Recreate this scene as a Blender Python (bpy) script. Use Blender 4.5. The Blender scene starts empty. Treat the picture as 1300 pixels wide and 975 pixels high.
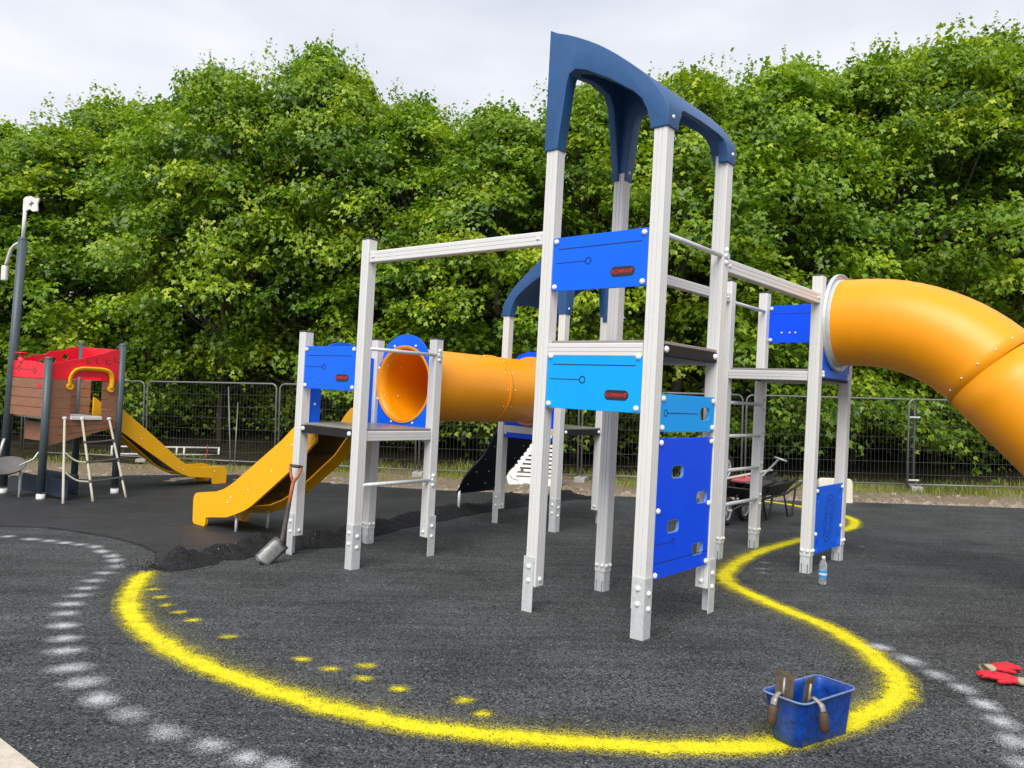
import bpy, bmesh, math, random
import numpy as np
from mathutils import Matrix, Vector, noise
random.seed(7); rng = np.random.default_rng(11)
SC = bpy.context.scene
COL = SC.collection
# ------------------------------------------------------------------ camera, sky, sun, exposure
CAM_Z = 1.5085; FPX = 952.893; PITCH = math.radians(0.7106); ROLL = math.radians(2.9756)
GX, GY = 0.025377, -0.021646            # the playground falls gently (drainage slope)
cd = bpy.data.cameras.new('camera'); cam = bpy.data.objects.new('camera', cd); COL.objects.link(cam)
cd.sensor_width = 36.0; cd.lens = 36.0*FPX/1300.0; cd.clip_start = 0.05; cd.clip_end = 2000
cam.matrix_world = Matrix.Translation((0, 0, CAM_Z)) @ Matrix.Rotation(math.pi/2+PITCH, 4, 'X') @ Matrix.Rotation(ROLL, 4, 'Z')
SC.camera = cam
SUN_EL, SUN_AZ = 46.0, 196.0            # azimuth clockwise from +Y (view direction): behind the camera, to the left
w = bpy.data.worlds.new('World'); SC.world = w; w.use_nodes = True
nt = w.node_tree; nt.nodes.clear()
wo = nt.nodes.new('ShaderNodeOutputWorld'); bg = nt.nodes.new('ShaderNodeBackground')
sky = nt.nodes.new('ShaderNodeTexSky'); sky.sky_type = 'NISHITA'; sky.sun_disc = False
sky.sun_elevation = math.radians(SUN_EL); sky.sun_rotation = math.radians(SUN_AZ)
tcw = nt.nodes.new('ShaderNodeTexCoord'); mpw = nt.nodes.new('ShaderNodeMapping'); mpw.inputs['Scale'].default_value = (1.6, 1.6, 4.5)
nzw = nt.nodes.new('ShaderNodeTexNoise'); nzw.inputs['Scale'].default_value = 1.5; nzw.inputs['Detail'].default_value = 7; nzw.inputs['Roughness'].default_value = .5
crw = nt.nodes.new('ShaderNodeValToRGB')
crw.color_ramp.elements[0].position = .3; crw.color_ramp.elements[0].color = (.6, .635, .74, 1)
crw.color_ramp.elements[1].position = .68; crw.color_ramp.elements[1].color = (.93, .935, .96, 1)
scw = nt.nodes.new('ShaderNodeVectorMath'); scw.operation = 'SCALE'; scw.inputs['Scale'].default_value = 4.5
mxw = nt.nodes.new('ShaderNodeMixRGB'); mxw.inputs['Fac'].default_value = .93
L = nt.links.new
L(tcw.outputs['Generated'], mpw.inputs['Vector']); L(mpw.outputs[0], nzw.inputs['Vector']); L(nzw.outputs['Fac'], crw.inputs['Fac'])
L(crw.outputs['Color'], scw.inputs[0]); L(sky.outputs[0], mxw.inputs['Color1']); L(scw.outputs[0], mxw.inputs['Color2'])
L(mxw.outputs[0], bg.inputs['Color']); bg.inputs['Strength'].default_value = 0.1; L(bg.outputs[0], wo.inputs['Surface'])
sd = bpy.data.lights.new('sun', 'SUN'); sd.energy = 1.5; sd.angle = math.radians(40); sd.color = (1, .965, .9)
sun = bpy.data.objects.new('sun', sd); COL.objects.link(sun)
el, az = math.radians(SUN_EL), math.radians(SUN_AZ)
sdir = Vector((math.sin(az)*math.cos(el), math.cos(az)*math.cos(el), math.sin(el)))
sun.rotation_euler = sdir.to_track_quat('Z', 'Y').to_euler(); sun.location = sdir*30
vs = SC.view_settings; vs.view_transform = 'Standard'; vs.look = 'None'; vs.gamma = 1; vs.exposure = 1.3; vs.use_curve_mapping = False

# ------------------------------------------------------------------ helpers
def gz(x, y): return GX*x+GY*y
def ray(u, v):
    du, dv = u-650, v-487.5; c, s = math.cos(ROLL), math.sin(ROLL); a = c*du+s*dv; b = -s*du+c*dv
    cp, sp = math.cos(PITCH), math.sin(PITCH)
    return Vector((a/FPX, sp*b/FPX+cp, -cp*b/FPX+sp))
def G(u, v, up=0.0):                     # pixel -> point on the sloping ground (raised by up)
    d = ray(u, v); t = (CAM_Z-up)/(GX*d.x+GY*d.y-d.z); return Vector((0, 0, CAM_Z))+t*d
def AT(u, v, y):                         # pixel -> point at forward distance y
    d = ray(u, v); return Vector((0, 0, CAM_Z))+d*(y/d.y)

WORLD = {}
def place(o, parent=None, M=None):
    M = M if M is not None else Matrix.Identity(4)
    COL.objects.link(o); o.matrix_basis = M.copy(); WORLD[o.name] = M.copy()
    if parent is not None:
        o.parent = parent; o.matrix_parent_inverse = WORLD[parent.name].inverted()
    return o
def tag(o, label=None, cat=None, group=None, kind=None):
    if label: o['label'] = label
    if cat: o['category'] = cat
    if group: o['group'] = group
    if kind: o['kind'] = kind
    return o
def empty(name, loc, label=None, cat=None, group=None):
    o = bpy.data.objects.new(name, None); place(o, None, Matrix.Translation(loc)); return tag(o, label, cat, group)
def part(name, me, mat, parent=None, M=None, smooth=False):
    if isinstance(me, bmesh.types.BMesh):
        m2 = bpy.data.meshes.new(name); me.to_mesh(m2); me.free(); me = m2
    if mat is not None and len(me.materials) == 0: me.materials.append(mat)
    if smooth: me.polygons.foreach_set('use_smooth', [True]*len(me.polygons))
    return place(bpy.data.objects.new(name, me), parent, M)
def mesh_of(verts, faces, name='mesh', mat=None, smooth=False):
    me = bpy.data.meshes.new(name); me.from_pydata([tuple(v) for v in verts], [], faces); me.update()
    if mat: me.materials.append(mat)
    if smooth: me.polygons.foreach_set('use_smooth', [True]*len(me.polygons))
    return me
def smooth_angle(me, deg=35):
    me.polygons.foreach_set('use_smooth', [True]*len(me.polygons))
    bm = bmesh.new(); bm.from_mesh(me)
    for e in bm.edges:
        if len(e.link_faces) == 2 and e.calc_face_angle(0) > math.radians(deg): e.smooth = False
    bm.to_mesh(me); bm.free(); return me
def box_bm(sx, sy, sz, bev=0.0, seg=2, c=(0, 0, 0)):
    bm = bmesh.new(); bmesh.ops.create_cube(bm, size=1)
    for v in bm.verts: v.co = Vector((v.co.x*sx+c[0], v.co.y*sy+c[1], v.co.z*sz+c[2]))
    if bev: bmesh.ops.bevel(bm, geom=bm.edges[:], offset=bev, segments=seg, affect='EDGES', profile=.6)
    return bm
def tube_bm(pts, r, seg=12, cap=True, bm=None, flat=None):
    bm = bm or bmesh.new(); pts = [Vector(p) for p in pts]; n = len(pts)
    rr = r if isinstance(r, (list, tuple)) else [r]*n
    rings = []; prev = None
    for i, p in enumerate(pts):
        t = (pts[min(i+1, n-1)]-pts[max(i-1, 0)]).normalized()
        if prev is None:
            a = Vector((0, 0, 1)) if abs(t.z) < .9 else Vector((1, 0, 0)); x = t.cross(a).normalized()
        else: x = (prev-t*prev.dot(t)).normalized()
        prev = x; y = t.cross(x); k = flat or 1.0
        rings.append([bm.verts.new(p+rr[i]*(math.cos(2*math.pi*j/seg)*x+math.sin(2*math.pi*j/seg)*y*k)) for j in range(seg)])
    for a, b in zip(rings, rings[1:]):
        for j in range(seg):
            f = bm.faces.new((a[j], a[(j+1) % seg], b[(j+1) % seg], b[j])); f.smooth = True
    if cap:
        bm.faces.new(rings[0][::-1]); bm.faces.new(rings[-1])
    return bm
def lathe_bm(prof, seg=20, bm=None):
    bm = bm or bmesh.new(); rings = []
    for r, z in prof: rings.append([bm.verts.new((r*math.cos(2*math.pi*j/seg), r*math.sin(2*math.pi*j/seg), z)) for j in range(seg)])
    for a, b in zip(rings, rings[1:]):
        for j in range(seg):
            f = bm.faces.new((a[j], a[(j+1) % seg], b[(j+1) % seg], b[j])); f.smooth = True
    return bm
def curve_mesh(loops, t, bev=0.0, res=2):     # filled plate with holes in local XY, thickness t centred on z=0
    cu = bpy.data.curves.new('c', 'CURVE'); cu.dimensions = '2D'; cu.fill_mode = 'BOTH'
    cu.extrude = max(t/2-bev, 1e-4); cu.bevel_depth = bev; cu.bevel_resolution = res; cu.offset = -bev
    for lp in loops:
        sp = cu.splines.new('POLY'); sp.points.add(len(lp)-1); sp.use_cyclic_u = True
        for p, q in zip(sp.points, lp): p.co = (q[0], q[1], 0, 1)
    o = bpy.data.objects.new('tmp', cu); me = bpy.data.meshes.new_from_object(o)
    bpy.data.objects.remove(o); bpy.data.curves.remove(cu); return smooth_angle(me, 30)
def text_mesh(s, size, t=.001, offset=.0):
    cu = bpy.data.curves.new('t', 'FONT'); cu.body = s; cu.size = size; cu.align_x = 'CENTER'; cu.align_y = 'CENTER'; cu.extrude = t/2; cu.offset = offset
    o = bpy.data.objects.new('tmp', cu); me = bpy.data.meshes.new_from_object(o); bpy.data.objects.remove(o); bpy.data.curves.remove(cu); return me
def rrect(x0, y0, x1, y1, r, n=5):
    out = []
    for cx, cy, a0 in ((x1-r, y1-r, 0), (x0+r, y1-r, 90), (x0+r, y0+r, 180), (x1-r, y0+r, 270)):
        for i in range(n+1):
            a = math.radians(a0+90*i/n); out.append((cx+r*math.cos(a), cy+r*math.sin(a)))
    return out
def circle(cx, cy, r, n=40, ry=None): return [(cx+r*math.cos(2*math.pi*i/n), cy+(ry or r)*math.sin(2*math.pi*i/n)) for i in range(n)]
def frame(P, X, Y):                           # matrix with local x=X, local y=Y, z = X x Y
    X = Vector(X).normalized(); Y = Vector(Y).normalized(); Z = X.cross(Y).normalized(); Y = Z.cross(X)
    return Matrix(((X.x, Y.x, Z.x, P[0]), (X.y, Y.y, Z.y, P[1]), (X.z, Y.z, Z.z, P[2]), (0, 0, 0, 1)))
def spline(pts, n):                           # Catmull-Rom through pts
    P = [Vector(p) for p in pts]; P = [2*P[0]-P[1]]+P+[2*P[-1]-P[-2]]; out = []
    for i in range(1, len(P)-2):
        for k in range(n):
            t = k/n; a, b, c, d = P[i-1:i+3]
            out.append(.5*((2*b)+(c-a)*t+(2*a-5*b+4*c-d)*t*t+(3*b-a-3*c+d)*t**3))
    return out+[P[-2]]

# ------------------------------------------------------------------ materials
def newmat(name):
    m = bpy.data.materials.new(name); m.use_nodes = True; n = m.node_tree
    return m, n, n.nodes['Principled BSDF']
def node(n, t, **kw):
    x = n.nodes.new(t)
    for k, v in kw.items():
        if k in x.inputs: x.inputs[k].default_value = v
        else: setattr(x, k, v)
    return x
def mat(name, col, rough=.5, metal=0, var=.12, scale=6, bump=0, bscale=200, spec=.5, dirt=0, dirtcol=(.12, .1, .08), coord='Object', dhi=.72):
    m, n, b = newmat(name); tc = node(n, 'ShaderNodeTexCoord'); l = n.links.new
    nz = node(n, 'ShaderNodeTexNoise', Scale=scale, Detail=6.0, Roughness=.65); l(tc.outputs[coord], nz.inputs['Vector'])
    cr = node(n, 'ShaderNodeValToRGB'); c0 = [max(0, c*(1-var)) for c in col]; c1 = [min(1, c*(1+var)) for c in col]
    cr.color_ramp.elements[0].position = .3; cr.color_ramp.elements[1].position = .7
    cr.color_ramp.elements[0].color = (*c0, 1); cr.color_ramp.elements[1].color = (*c1, 1); l(nz.outputs['Fac'], cr.inputs['Fac'])
    out = cr.outputs['Color']
    if dirt:
        n2 = node(n, 'ShaderNodeTexNoise', Scale=scale*2.3, Detail=9.0, Roughness=.75); l(tc.outputs[coord], n2.inputs['Vector'])
        r2 = node(n, 'ShaderNodeMapRange'); r2.inputs['From Max'].default_value = dhi; r2.inputs['From Min'].default_value = .52 if dhi > .6 else .48; r2.inputs['To Max'].default_value = dirt
        l(n2.outputs['Fac'], r2.inputs['Value']); mx = node(n, 'ShaderNodeMixRGB'); mx.inputs['Color2'].default_value = (*dirtcol, 1)
        l(r2.outputs[0], mx.inputs['Fac']); l(out, mx.inputs['Color1']); out = mx.outputs[0]
    l(out, b.inputs['Base Color'])
    rr = node(n, 'ShaderNodeMapRange'); rr.inputs['To Min'].default_value = max(.02, rough-.1); rr.inputs['To Max'].default_value = min(1, rough+.1)
    l(nz.outputs['Fac'], rr.inputs['Value']); l(rr.outputs[0], b.inputs['Roughness'])
    b.inputs['Metallic'].default_value = metal; b.inputs['Specular IOR Level'].default_value = spec
    if bump:
        n3 = node(n, 'ShaderNodeTexNoise', Scale=bscale, Detail=3.0); l(tc.outputs[coord], n3.inputs['Vector'])
        bp = node(n, 'ShaderNodeBump', Strength=bump, Distance=.004); l(n3.outputs['Fac'], bp.inputs['Height']); l(bp.outputs[0], b.inputs['Normal'])
    return m
M = {}
M['alu'] = mat('brushed_aluminium_post', (.68, .675, .66), .45, .05, .03, 3, .03, 120, dirt=.1, dirtcol=(.48, .46, .42))
M['alu_dark'] = mat('dark_deck_steel', (.02, .02, .022), .65, 0, .2, 5, spec=.2)
M['deck'] = mat('brown_deck_laminate', (.27, .245, .225), .3, 0, .12, 20, .08, 200)
M['galv'] = mat('galvanised_steel', (.62, .645, .65), .42, .25, .12, 30, dirt=.15, dirtcol=(.42, .43, .43))
M['bolt'] = mat('white_bolt_cap', (.8, .8, .79), .35, 0, .03, 20)
M['cap'] = mat('black_post_cap', (.05, .05, .05), .5)
M['blue'] = mat('blue_panel_board', (.0, .125, .85), .42, 0, .05, 4, .04, 260, .28, .06, (.08, .2, .6))
M['dblue'] = mat('deep_blue_panel_board', (.0, .075, .85), .42, 0, .05, 4, .04, 260, .25, .06, (.06, .15, .6))
M['cyan'] = mat('light_blue_panel_board', (.001, .34, .88), .42, 0, .04, 4, .04, 260, .25, .05, (.15, .4, .75))
M['groove'] = mat('engraved_groove', (.004, .012, .05), .7)
M['navy'] = mat('navy_roof_plastic', (.017, .082, .225), .5, 0, .12, 8, .12, 300, dirt=.12, dirtcol=(.1, .14, .22))
M['navyboard'] = mat('navy_ramp_board', (.006, .011, .022), .5, 0, .2, 5)
M['orange'] = mat('orange_tunnel_plastic', (.9, .33, .001), .4, 0, .05, 2.5, .06, 200)
M['yellow'] = mat('yellow_slide_board', (.92, .455, .001), .45, 0, .04, 4, .04, 200, dirt=.06, dirtcol=(.3, .16, .02))
M['slidebed'] = mat('dark_slide_bed', (.03, .028, .03), .35, .2, .15, 6)
M['emblem'] = mat('dark_emblem_plate', (.02, .018, .022), .4)
M['emblemred'] = mat('red_emblem_letters', (.6, .015, .02), .4)
M['greypost'] = mat('grey_painted_post', (.062, .085, .096), .45, 0, .1, 5)
M['red'] = mat('red_panel_board', (.78, .006, .025), .4, 0, .06, 5)
M['brown'] = mat('brown_wood_board', (.27, .12, .064), .6, 0, .18, 9, .2, 90)
M['white'] = mat('white_plastic', (.72, .71, .68), .5, 0, .06, 8, dirt=.15, dirtcol=(.4, .38, .33))
M['cream'] = mat('cream_plastic', (.66, .62, .53), .55, 0, .08, 10, dirt=.25, dirtcol=(.38, .34, .28))
M['rope'] = mat('rope_fibre', (.5, .46, .36), .9, 0, .2, 60, .5, 400)
M['ropedark'] = mat('dark_rope_fibre', (.09, .085, .08), .9, 0, .2, 60, .5, 400)
M['seatgrey'] = mat('grey_seat_rubber', (.11, .106, .1), .7, 0, .2, 10, .3, 120)
M['fence'] = mat('galvanised_fence_tube', (.19, .198, .198), .45, .4, .12, 12)
M['wire'] = mat('fence_wire', (.085, .09, .09), .6, .3, .1, 12)
M['block'] = mat('grey_fence_foot', (.33, .32, .3), .85, 0, .25, 14, .5, 80, dirt=.3)
M['tub'] = mat('scuffed_blue_tub', (.003, .05, .3), .38, 0, .45, 17, .2, 60, dhi=.62, dirt=.9, dirtcol=(.016, .02, .03))
M['tubrim'] = mat('worn_tub_rim', (.14, .2, .34), .6, 0, .35, 30, dirt=.35, dirtcol=(.05, .06, .08))
M['trowel'] = mat('rusty_trowel_steel', (.11, .085, .055), .55, .2, .45, 30, .3, 90, dirt=.5, dirtcol=(.04, .028, .02))
M['trowelhandle'] = mat('worn_wood_handle', (.07, .038, .022), .65, 0, .35, 25, .3, 90)
M['tang'] = mat('bright_worn_steel', (.3, .28, .25), .45, .4, .35, 40, dirt=.5)
M['glove'] = mat('red_glove_fabric', (.6, .012, .03), .75, 0, .2, 30, .6, 220)
M['cuff'] = mat('cream_glove_cuff', (.72, .63, .47), .9, 0, .15, 40, .7, 260)
M['spadehandle'] = mat('worn_orange_wood', (.42, .115, .035), .6, 0, .45, 18, .3, 90, dirt=.4)
M['spadeshaft'] = mat('dirty_dark_shaft', (.06, .045, .04), .65, 0, .4, 18, .3, 90)
M['blade'] = mat('worn_spade_steel', (.36, .36, .35), .4, .5, .25, 20, dirt=.7, dirtcol=(.04, .04, .04))
M['tyre'] = mat('black_tyre', (.016, .016, .016), .8, 0, .2, 20)
M['barrow'] = mat('black_barrow_paint', (.02, .02, .022), .5, 0, .2, 10, dirt=.25, dirtcol=(.12, .11, .1))
M['redstake'] = mat('red_stake_paint', (.45, .03, .015), .6)
M['pink'] = mat('faded_red_plastic', (.5, .11, .12), .6)
M['bark'] = mat('tree_bark', (.07, .058, .045), .9, 0, .35, 8, .8, 40)
M['conc'] = mat('pale_paving', (.52, .46, .38), .85, 0, .14, 25, .5, 120, dirt=.2, dirtcol=(.35, .3, .25))
M['label'] = mat('bottle_label', (.02, .3, .72), .4)
def glassy(name, col, rough=.05, alpha=1.0):
    m, n, b = newmat(name); b.inputs['Base Color'].default_value = (*col, 1); b.inputs['Roughness'].default_value = rough
    b.inputs['Transmission Weight'].default_value = .85; b.inputs['IOR'].default_value = 1.2; return m
M['pet'] = glassy('clear_bottle_plastic', (.86, .92, .95), .12)

def granular(name, lo, hi, gran=170, bump=.8, tint=(.06, .055, .06), speck=.02, rough=.85, patch=.35, dist=.006):
    m, n, b = newmat(name); l = n.links.new; tc = node(n, 'ShaderNodeTexCoord')
    vo = node(n, 'ShaderNodeTexVoronoi', Scale=gran); l(tc.outputs['Object'], vo.inputs['Vector'])
    sx = node(n, 'ShaderNodeSeparateColor'); l(vo.outputs['Color'], sx.inputs[0])
    cr = node(n, 'ShaderNodeValToRGB'); E = cr.color_ramp
    E.elements[0].color = (*lo, 1); E.elements[1].color = (*hi, 1); E.elements[0].position = .1; E.elements[1].position = .95
    l(sx.outputs[0], cr.inputs['Fac'])
    nz = node(n, 'ShaderNodeTexNoise', Scale=1.3, Detail=8.0, Roughness=.62); l(tc.outputs['Object'], nz.inputs['Vector'])
    mr = node(n, 'ShaderNodeMapRange'); mr.inputs['From Min'].default_value = .3; mr.inputs['From Max'].default_value = .7; mr.inputs['To Min'].default_value = 1-patch; mr.inputs['To Max'].default_value = 1+patch
    l(nz.outputs['Fac'], mr.inputs['Value'])
    mu = node(n, 'ShaderNodeVectorMath', operation='SCALE'); l(cr.outputs['Color'], mu.inputs[0]); l(mr.outputs[0], mu.inputs['Scale'])
    n4 = node(n, 'ShaderNodeTexNoise', Scale=2.6, Detail=5.0); l(tc.outputs['Object'], n4.inputs['Vector'])
    r4 = node(n, 'ShaderNodeMapRange'); r4.inputs['From Min'].default_value = .48; r4.inputs['From Max'].default_value = .75; r4.inputs['To Max'].default_value = .45; l(n4.outputs['Fac'], r4.inputs['Value'])
    mx = node(n, 'ShaderNodeMixRGB'); mx.inputs['Color2'].default_value = (*tint, 1); l(r4.outputs[0], mx.inputs['Fac']); l(mu.outputs[0], mx.inputs['Color1'])
    mpp = node(n, 'ShaderNodeMapping'); mpp.inputs['Scale'].default_value = (.5, 5.0, 1); mpp.inputs['Rotation'].default_value = (0, 0, .35); l(tc.outputs['Object'], mpp.inputs['Vector'])
    n6 = node(n, 'ShaderNodeTexNoise', Scale=1.6, Detail=6.0, Roughness=.6, Distortion=1.2); l(mpp.outputs[0], n6.inputs['Vector'])
    r6 = node(n, 'ShaderNodeMapRange'); r6.inputs['From Min'].default_value = .35; r6.inputs['From Max'].default_value = .68; r6.inputs['To Min'].default_value = .72; r6.inputs['To Max'].default_value = 1.25; l(n6.outputs['Fac'], r6.inputs['Value'])
    m6 = node(n, 'ShaderNodeVectorMath', operation='SCALE'); l(mx.outputs[0], m6.inputs[0]); l(r6.outputs[0], m6.inputs['Scale']); mx = m6
    gt = node(n, 'ShaderNodeMath', operation='GREATER_THAN'); gt.inputs[1].default_value = 1-speck; l(sx.outputs[1], gt.inputs[0])
    m3 = node(n, 'ShaderNodeMixRGB'); m3.inputs['Color2'].default_value = (.22, .23, .23, 1); l(gt.outputs[0], m3.inputs['Fac']); l(mx.outputs[0], m3.inputs['Color1'])
    l(m3.outputs[0], b.inputs['Base Color']); b.inputs['Roughness'].default_value = rough; b.inputs['Specular IOR Level'].default_value = .35
    n5 = node(n, 'ShaderNodeTexNoise', Scale=gran*.45, Detail=2.0); l(tc.outputs['Object'], n5.inputs['Vector'])
    ad = node(n, 'ShaderNodeMath', operation='ADD'); l(sx.outputs[2], ad.inputs[0]); l(n5.outputs['Fac'], ad.inputs[1])
    bp = node(n, 'ShaderNodeBump', Strength=bump, Distance=dist); l(ad.outputs[0], bp.inputs['Height']); l(bp.outputs[0], b.inputs['Normal'])
    return m
M['rubber'] = granular('black_rubber_crumb', (.003, .004, .005), (.112, .12, .122), 125, 1.0, (.046, .042, .043), .014, patch=.42)
M['smooth'] = granular('smooth_black_surface', (.021, .022, .024), (.034, .036, .04), 200, .3, (.036, .037, .043), .004, .62, .22, .003)
M['ridge'] = granular('loose_rubber_crumb', (.003, .003, .004), (.026, .027, .03), 95, 1.0, (.012, .012, .013), .002)
# verge: dirt, gravel, dry leaves
def verge_mat():
    m, n, b = newmat('gravelly_dirt'); l = n.links.new; tc = node(n, 'ShaderNodeTexCoord')
    vo = node(n, 'ShaderNodeTexVoronoi', Scale=22.0); l(tc.outputs['Object'], vo.inputs['Vector'])
    sx = node(n, 'ShaderNodeSeparateColor'); l(vo.outputs['Color'], sx.inputs[0])
    cr = node(n, 'ShaderNodeValToRGB'); cr.color_ramp.elements[0].color = (.09, .06, .042, 1); cr.color_ramp.elements[1].color = (.34, .265, .2, 1); l(sx.outputs[0], cr.inputs['Fac'])
    nz = node(n, 'ShaderNodeTexNoise', Scale=1.1, Detail=7.0); l(tc.outputs['Object'], nz.inputs['Vector'])
    mr = node(n, 'ShaderNodeMapRange'); mr.inputs['From Min'].default_value = .42; mr.inputs['From Max'].default_value = .62; l(nz.outputs['Fac'], mr.inputs['Value'])
    mx = node(n, 'ShaderNodeMixRGB'); mx.inputs['Color2'].default_value = (.2, .155, .09, 1); l(mr.outputs[0], mx.inputs['Fac']); l(cr.outputs[0], mx.inputs['Color1'])
    l(mx.outputs[0], b.inputs['Base Color']); b.inputs['Roughness'].default_value = .95
    bp = node(n, 'ShaderNodeBump', Strength=.8, Distance=.03); l(sx.outputs[1], bp.inputs['Height']); l(bp.outputs[0], b.inputs['Normal'])
    return m
M['verge'] = verge_mat()
M['soil'] = mat('dark_leaf_litter', (.028, .024, .014), .95, 0, .6, 5, 1.0, 14, spec=.1, dirt=.5, dirtcol=(.05, .06, .012))
# spray paint: covers the crumb grain by grain, thinner towards the edge (attribute "cover")
def paint_mat(name, col, lo=-.22, hi=.38, pat=.22, psc=14.0):
    m, n, b = newmat(name); l = n.links.new; tc = node(n, 'ShaderNodeTexCoord')
    at = node(n, 'ShaderNodeAttribute', attribute_name='cover')
    vo = node(n, 'ShaderNodeTexVoronoi', Scale=230.0); l(tc.outputs['Object'], vo.inputs['Vector'])
    sx = node(n, 'ShaderNodeSeparateColor'); l(vo.outputs['Color'], sx.inputs[0])
    nz = node(n, 'ShaderNodeTexNoise', Scale=psc, Detail=5.0, Roughness=.7); l(tc.outputs['Object'], nz.inputs['Vector'])
    mz = node(n, 'ShaderNodeMapRange'); mz.inputs['From Min'].default_value = .3; mz.inputs['From Max'].default_value = .7; mz.inputs['To Min'].default_value = -pat; mz.inputs['To Max'].default_value = pat; l(nz.outputs['Fac'], mz.inputs['Value'])
    a1 = node(n, 'ShaderNodeMath', operation='ADD'); l(at.outputs['Fac'], a1.inputs[0])
    mm = node(n, 'ShaderNodeMath', operation='MULTIPLY'); l(mz.outputs[0], mm.inputs[0]); 
    ms = node(n, 'ShaderNodeMath', operation='SQRT'); l(at.outputs['Fac'], ms.inputs[0]); l(ms.outputs[0], mm.inputs[1]); l(mm.outputs[0], a1.inputs[1])
    su = node(n, 'ShaderNodeMath', operation='SUBTRACT'); l(a1.outputs[0], su.inputs[0]); l(sx.outputs[0], su.inputs[1])
    mr = node(n, 'ShaderNodeMapRange'); mr.inputs['From Min'].default_value = lo; mr.inputs['From Max'].default_value = hi; l(su.outputs[0], mr.inputs['Value'])
    tr = node(n, 'ShaderNodeBsdfTransparent'); mx = node(n, 'ShaderNodeMixShader'); fz_ = node(n, 'ShaderNodeMath', operation='MULTIPLY', use_clamp=True); fz_.inputs[1].default_value = 7.0; l(at.outputs['Fac'], fz_.inputs[0]); fy_ = node(n, 'ShaderNodeMath', operation='MULTIPLY'); l(fz_.outputs[0], fy_.inputs[0]); l(mr.outputs[0], fy_.inputs[1]); l(fy_.outputs[0], mx.inputs[0]); l(tr.outputs[0], mx.inputs[1]); l(b.outputs[0], mx.inputs[2])
    cr = node(n, 'ShaderNodeValToRGB'); cr.color_ramp.elements[0].color = (*[c*.6 for c in col], 1); cr.color_ramp.elements[1].color = (*col, 1); cr.color_ramp.elements[1].position = .5
    l(sx.outputs[2], cr.inputs['Fac']); l(cr.outputs[0], b.inputs['Base Color']); b.inputs['Roughness'].default_value = .8
    bp = node(n, 'ShaderNodeBump', Strength=.7, Distance=.005); l(sx.outputs[1], bp.inputs['Height']); l(bp.outputs[0], b.inputs['Normal'])
    l(mx.outputs[0], n.nodes['Material Output'].inputs['Surface']); return m
M['ypaint'] = paint_mat('yellow_spray_paint', (.88, .76, .0), -.32, .6, .42, 11.0)
M['wpaint'] = paint_mat('white_spray_paint', (.66, .69, .71), -.5, 1.0, .3, 12.0)
def leaf_mat(name, c0, c1, c2, trans=.38):
    m, n, b = newmat(name); l = n.links.new
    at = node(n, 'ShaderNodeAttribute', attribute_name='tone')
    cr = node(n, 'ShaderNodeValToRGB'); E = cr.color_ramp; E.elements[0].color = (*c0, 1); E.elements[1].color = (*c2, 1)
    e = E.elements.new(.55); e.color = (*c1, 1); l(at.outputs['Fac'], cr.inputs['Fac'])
    l(cr.outputs[0], b.inputs['Base Color']); b.inputs['Roughness'].default_value = .42; b.inputs['Specular IOR Level'].default_value = .45
    t = node(n, 'ShaderNodeBsdfTranslucent'); g = node(n, 'ShaderNodeMixRGB', blend_type='MULTIPLY'); g.inputs['Fac'].default_value = 1; g.inputs['Color2'].default_value = (1.0, 1.15, .5, 1)
    l(cr.outputs[0], g.inputs['Color1']); l(g.outputs[0], t.inputs['Color'])
    mx = node(n, 'ShaderNodeMixShader'); mx.inputs[0].default_value = trans; l(b.outputs[0], mx.inputs[1]); l(t.outputs[0], mx.inputs[2])
    l(mx.outputs[0], n.nodes['Material Output'].inputs['Surface']); return m
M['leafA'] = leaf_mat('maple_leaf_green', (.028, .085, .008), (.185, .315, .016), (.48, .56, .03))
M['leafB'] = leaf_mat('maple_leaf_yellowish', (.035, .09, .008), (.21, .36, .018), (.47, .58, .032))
M['grass'] = leaf_mat('verge_grass', (.12, .16, .02), (.26, .29, .04), (.42, .36, .14), .25)

# ------------------------------------------------------------------ ground
def sheet(name, poly, z, m, kind='structure', sub=0):
    bm = bmesh.new(); vs_ = [bm.verts.new((x, y, gz(x, y)+z)) for x, y in poly]; f = bm.faces.new(vs_)
    bm.normal_update()
    if f.normal.z < 0: f.normal_flip()
    bmesh.ops.triangulate(bm, faces=[f]); o = part(name, bm, m); tag(o, kind=kind); return o
sheet('ground', [(-400, -300), (400, -300), (400, 600), (-400, 600)], -.06, M['soil'])
edge = [tuple(G(u, v)[:2]) for u, v in ((100, 608), (165, 605.5), (300, 605), (400, 614), (480, 620), (560, 625), (750, 632), (900, 636), (1080, 640), (1300, 648))]
edge = [(p[0], p[1]) for p in edge]
left = [(-40, 13.2), (-12, 13.9)]
far = left+edge+[(16, 12.6), (40, 12.0)]
# verge strip between the playground and the trees
def grid_sheet(name, x0, x1, y0, y1, nx, ny, zf, m, kind):
    xs = np.linspace(x0, x1, nx); ys = np.linspace(y0, y1, ny); V = [(x, y, zf(x, y)) for y in ys for x in xs]
    F = [(j*nx+i, j*nx+i+1, (j+1)*nx+i+1, (j+1)*nx+i) for j in range(ny-1) for i in range(nx-1)]
    o = part(name, mesh_of(V, F), m, smooth=True); return tag(o, kind=kind)
def bank(y): return max(0, (y-17.4))*.16
grid_sheet('verge', -40, 40, 11.3, 17.6, 240, 40, lambda x, y: gz(x, y)-.004+.035*noise.noise((x*1.7, y*1.7, 0)) + (.03 if y > 13.6 else 0), M['verge'], 'structure')
grid_sheet('bank', -45, 45, 17.4, 60, 120, 60, lambda x, y: gz(x, y)+bank(y)+.1*noise.noise((x*.6, y*.6, 3)), M['soil'], 'structure')
sheet('smooth_surface', [(-40, -80)]+far+[(40, -80)], .036, M['smooth'])
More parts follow.
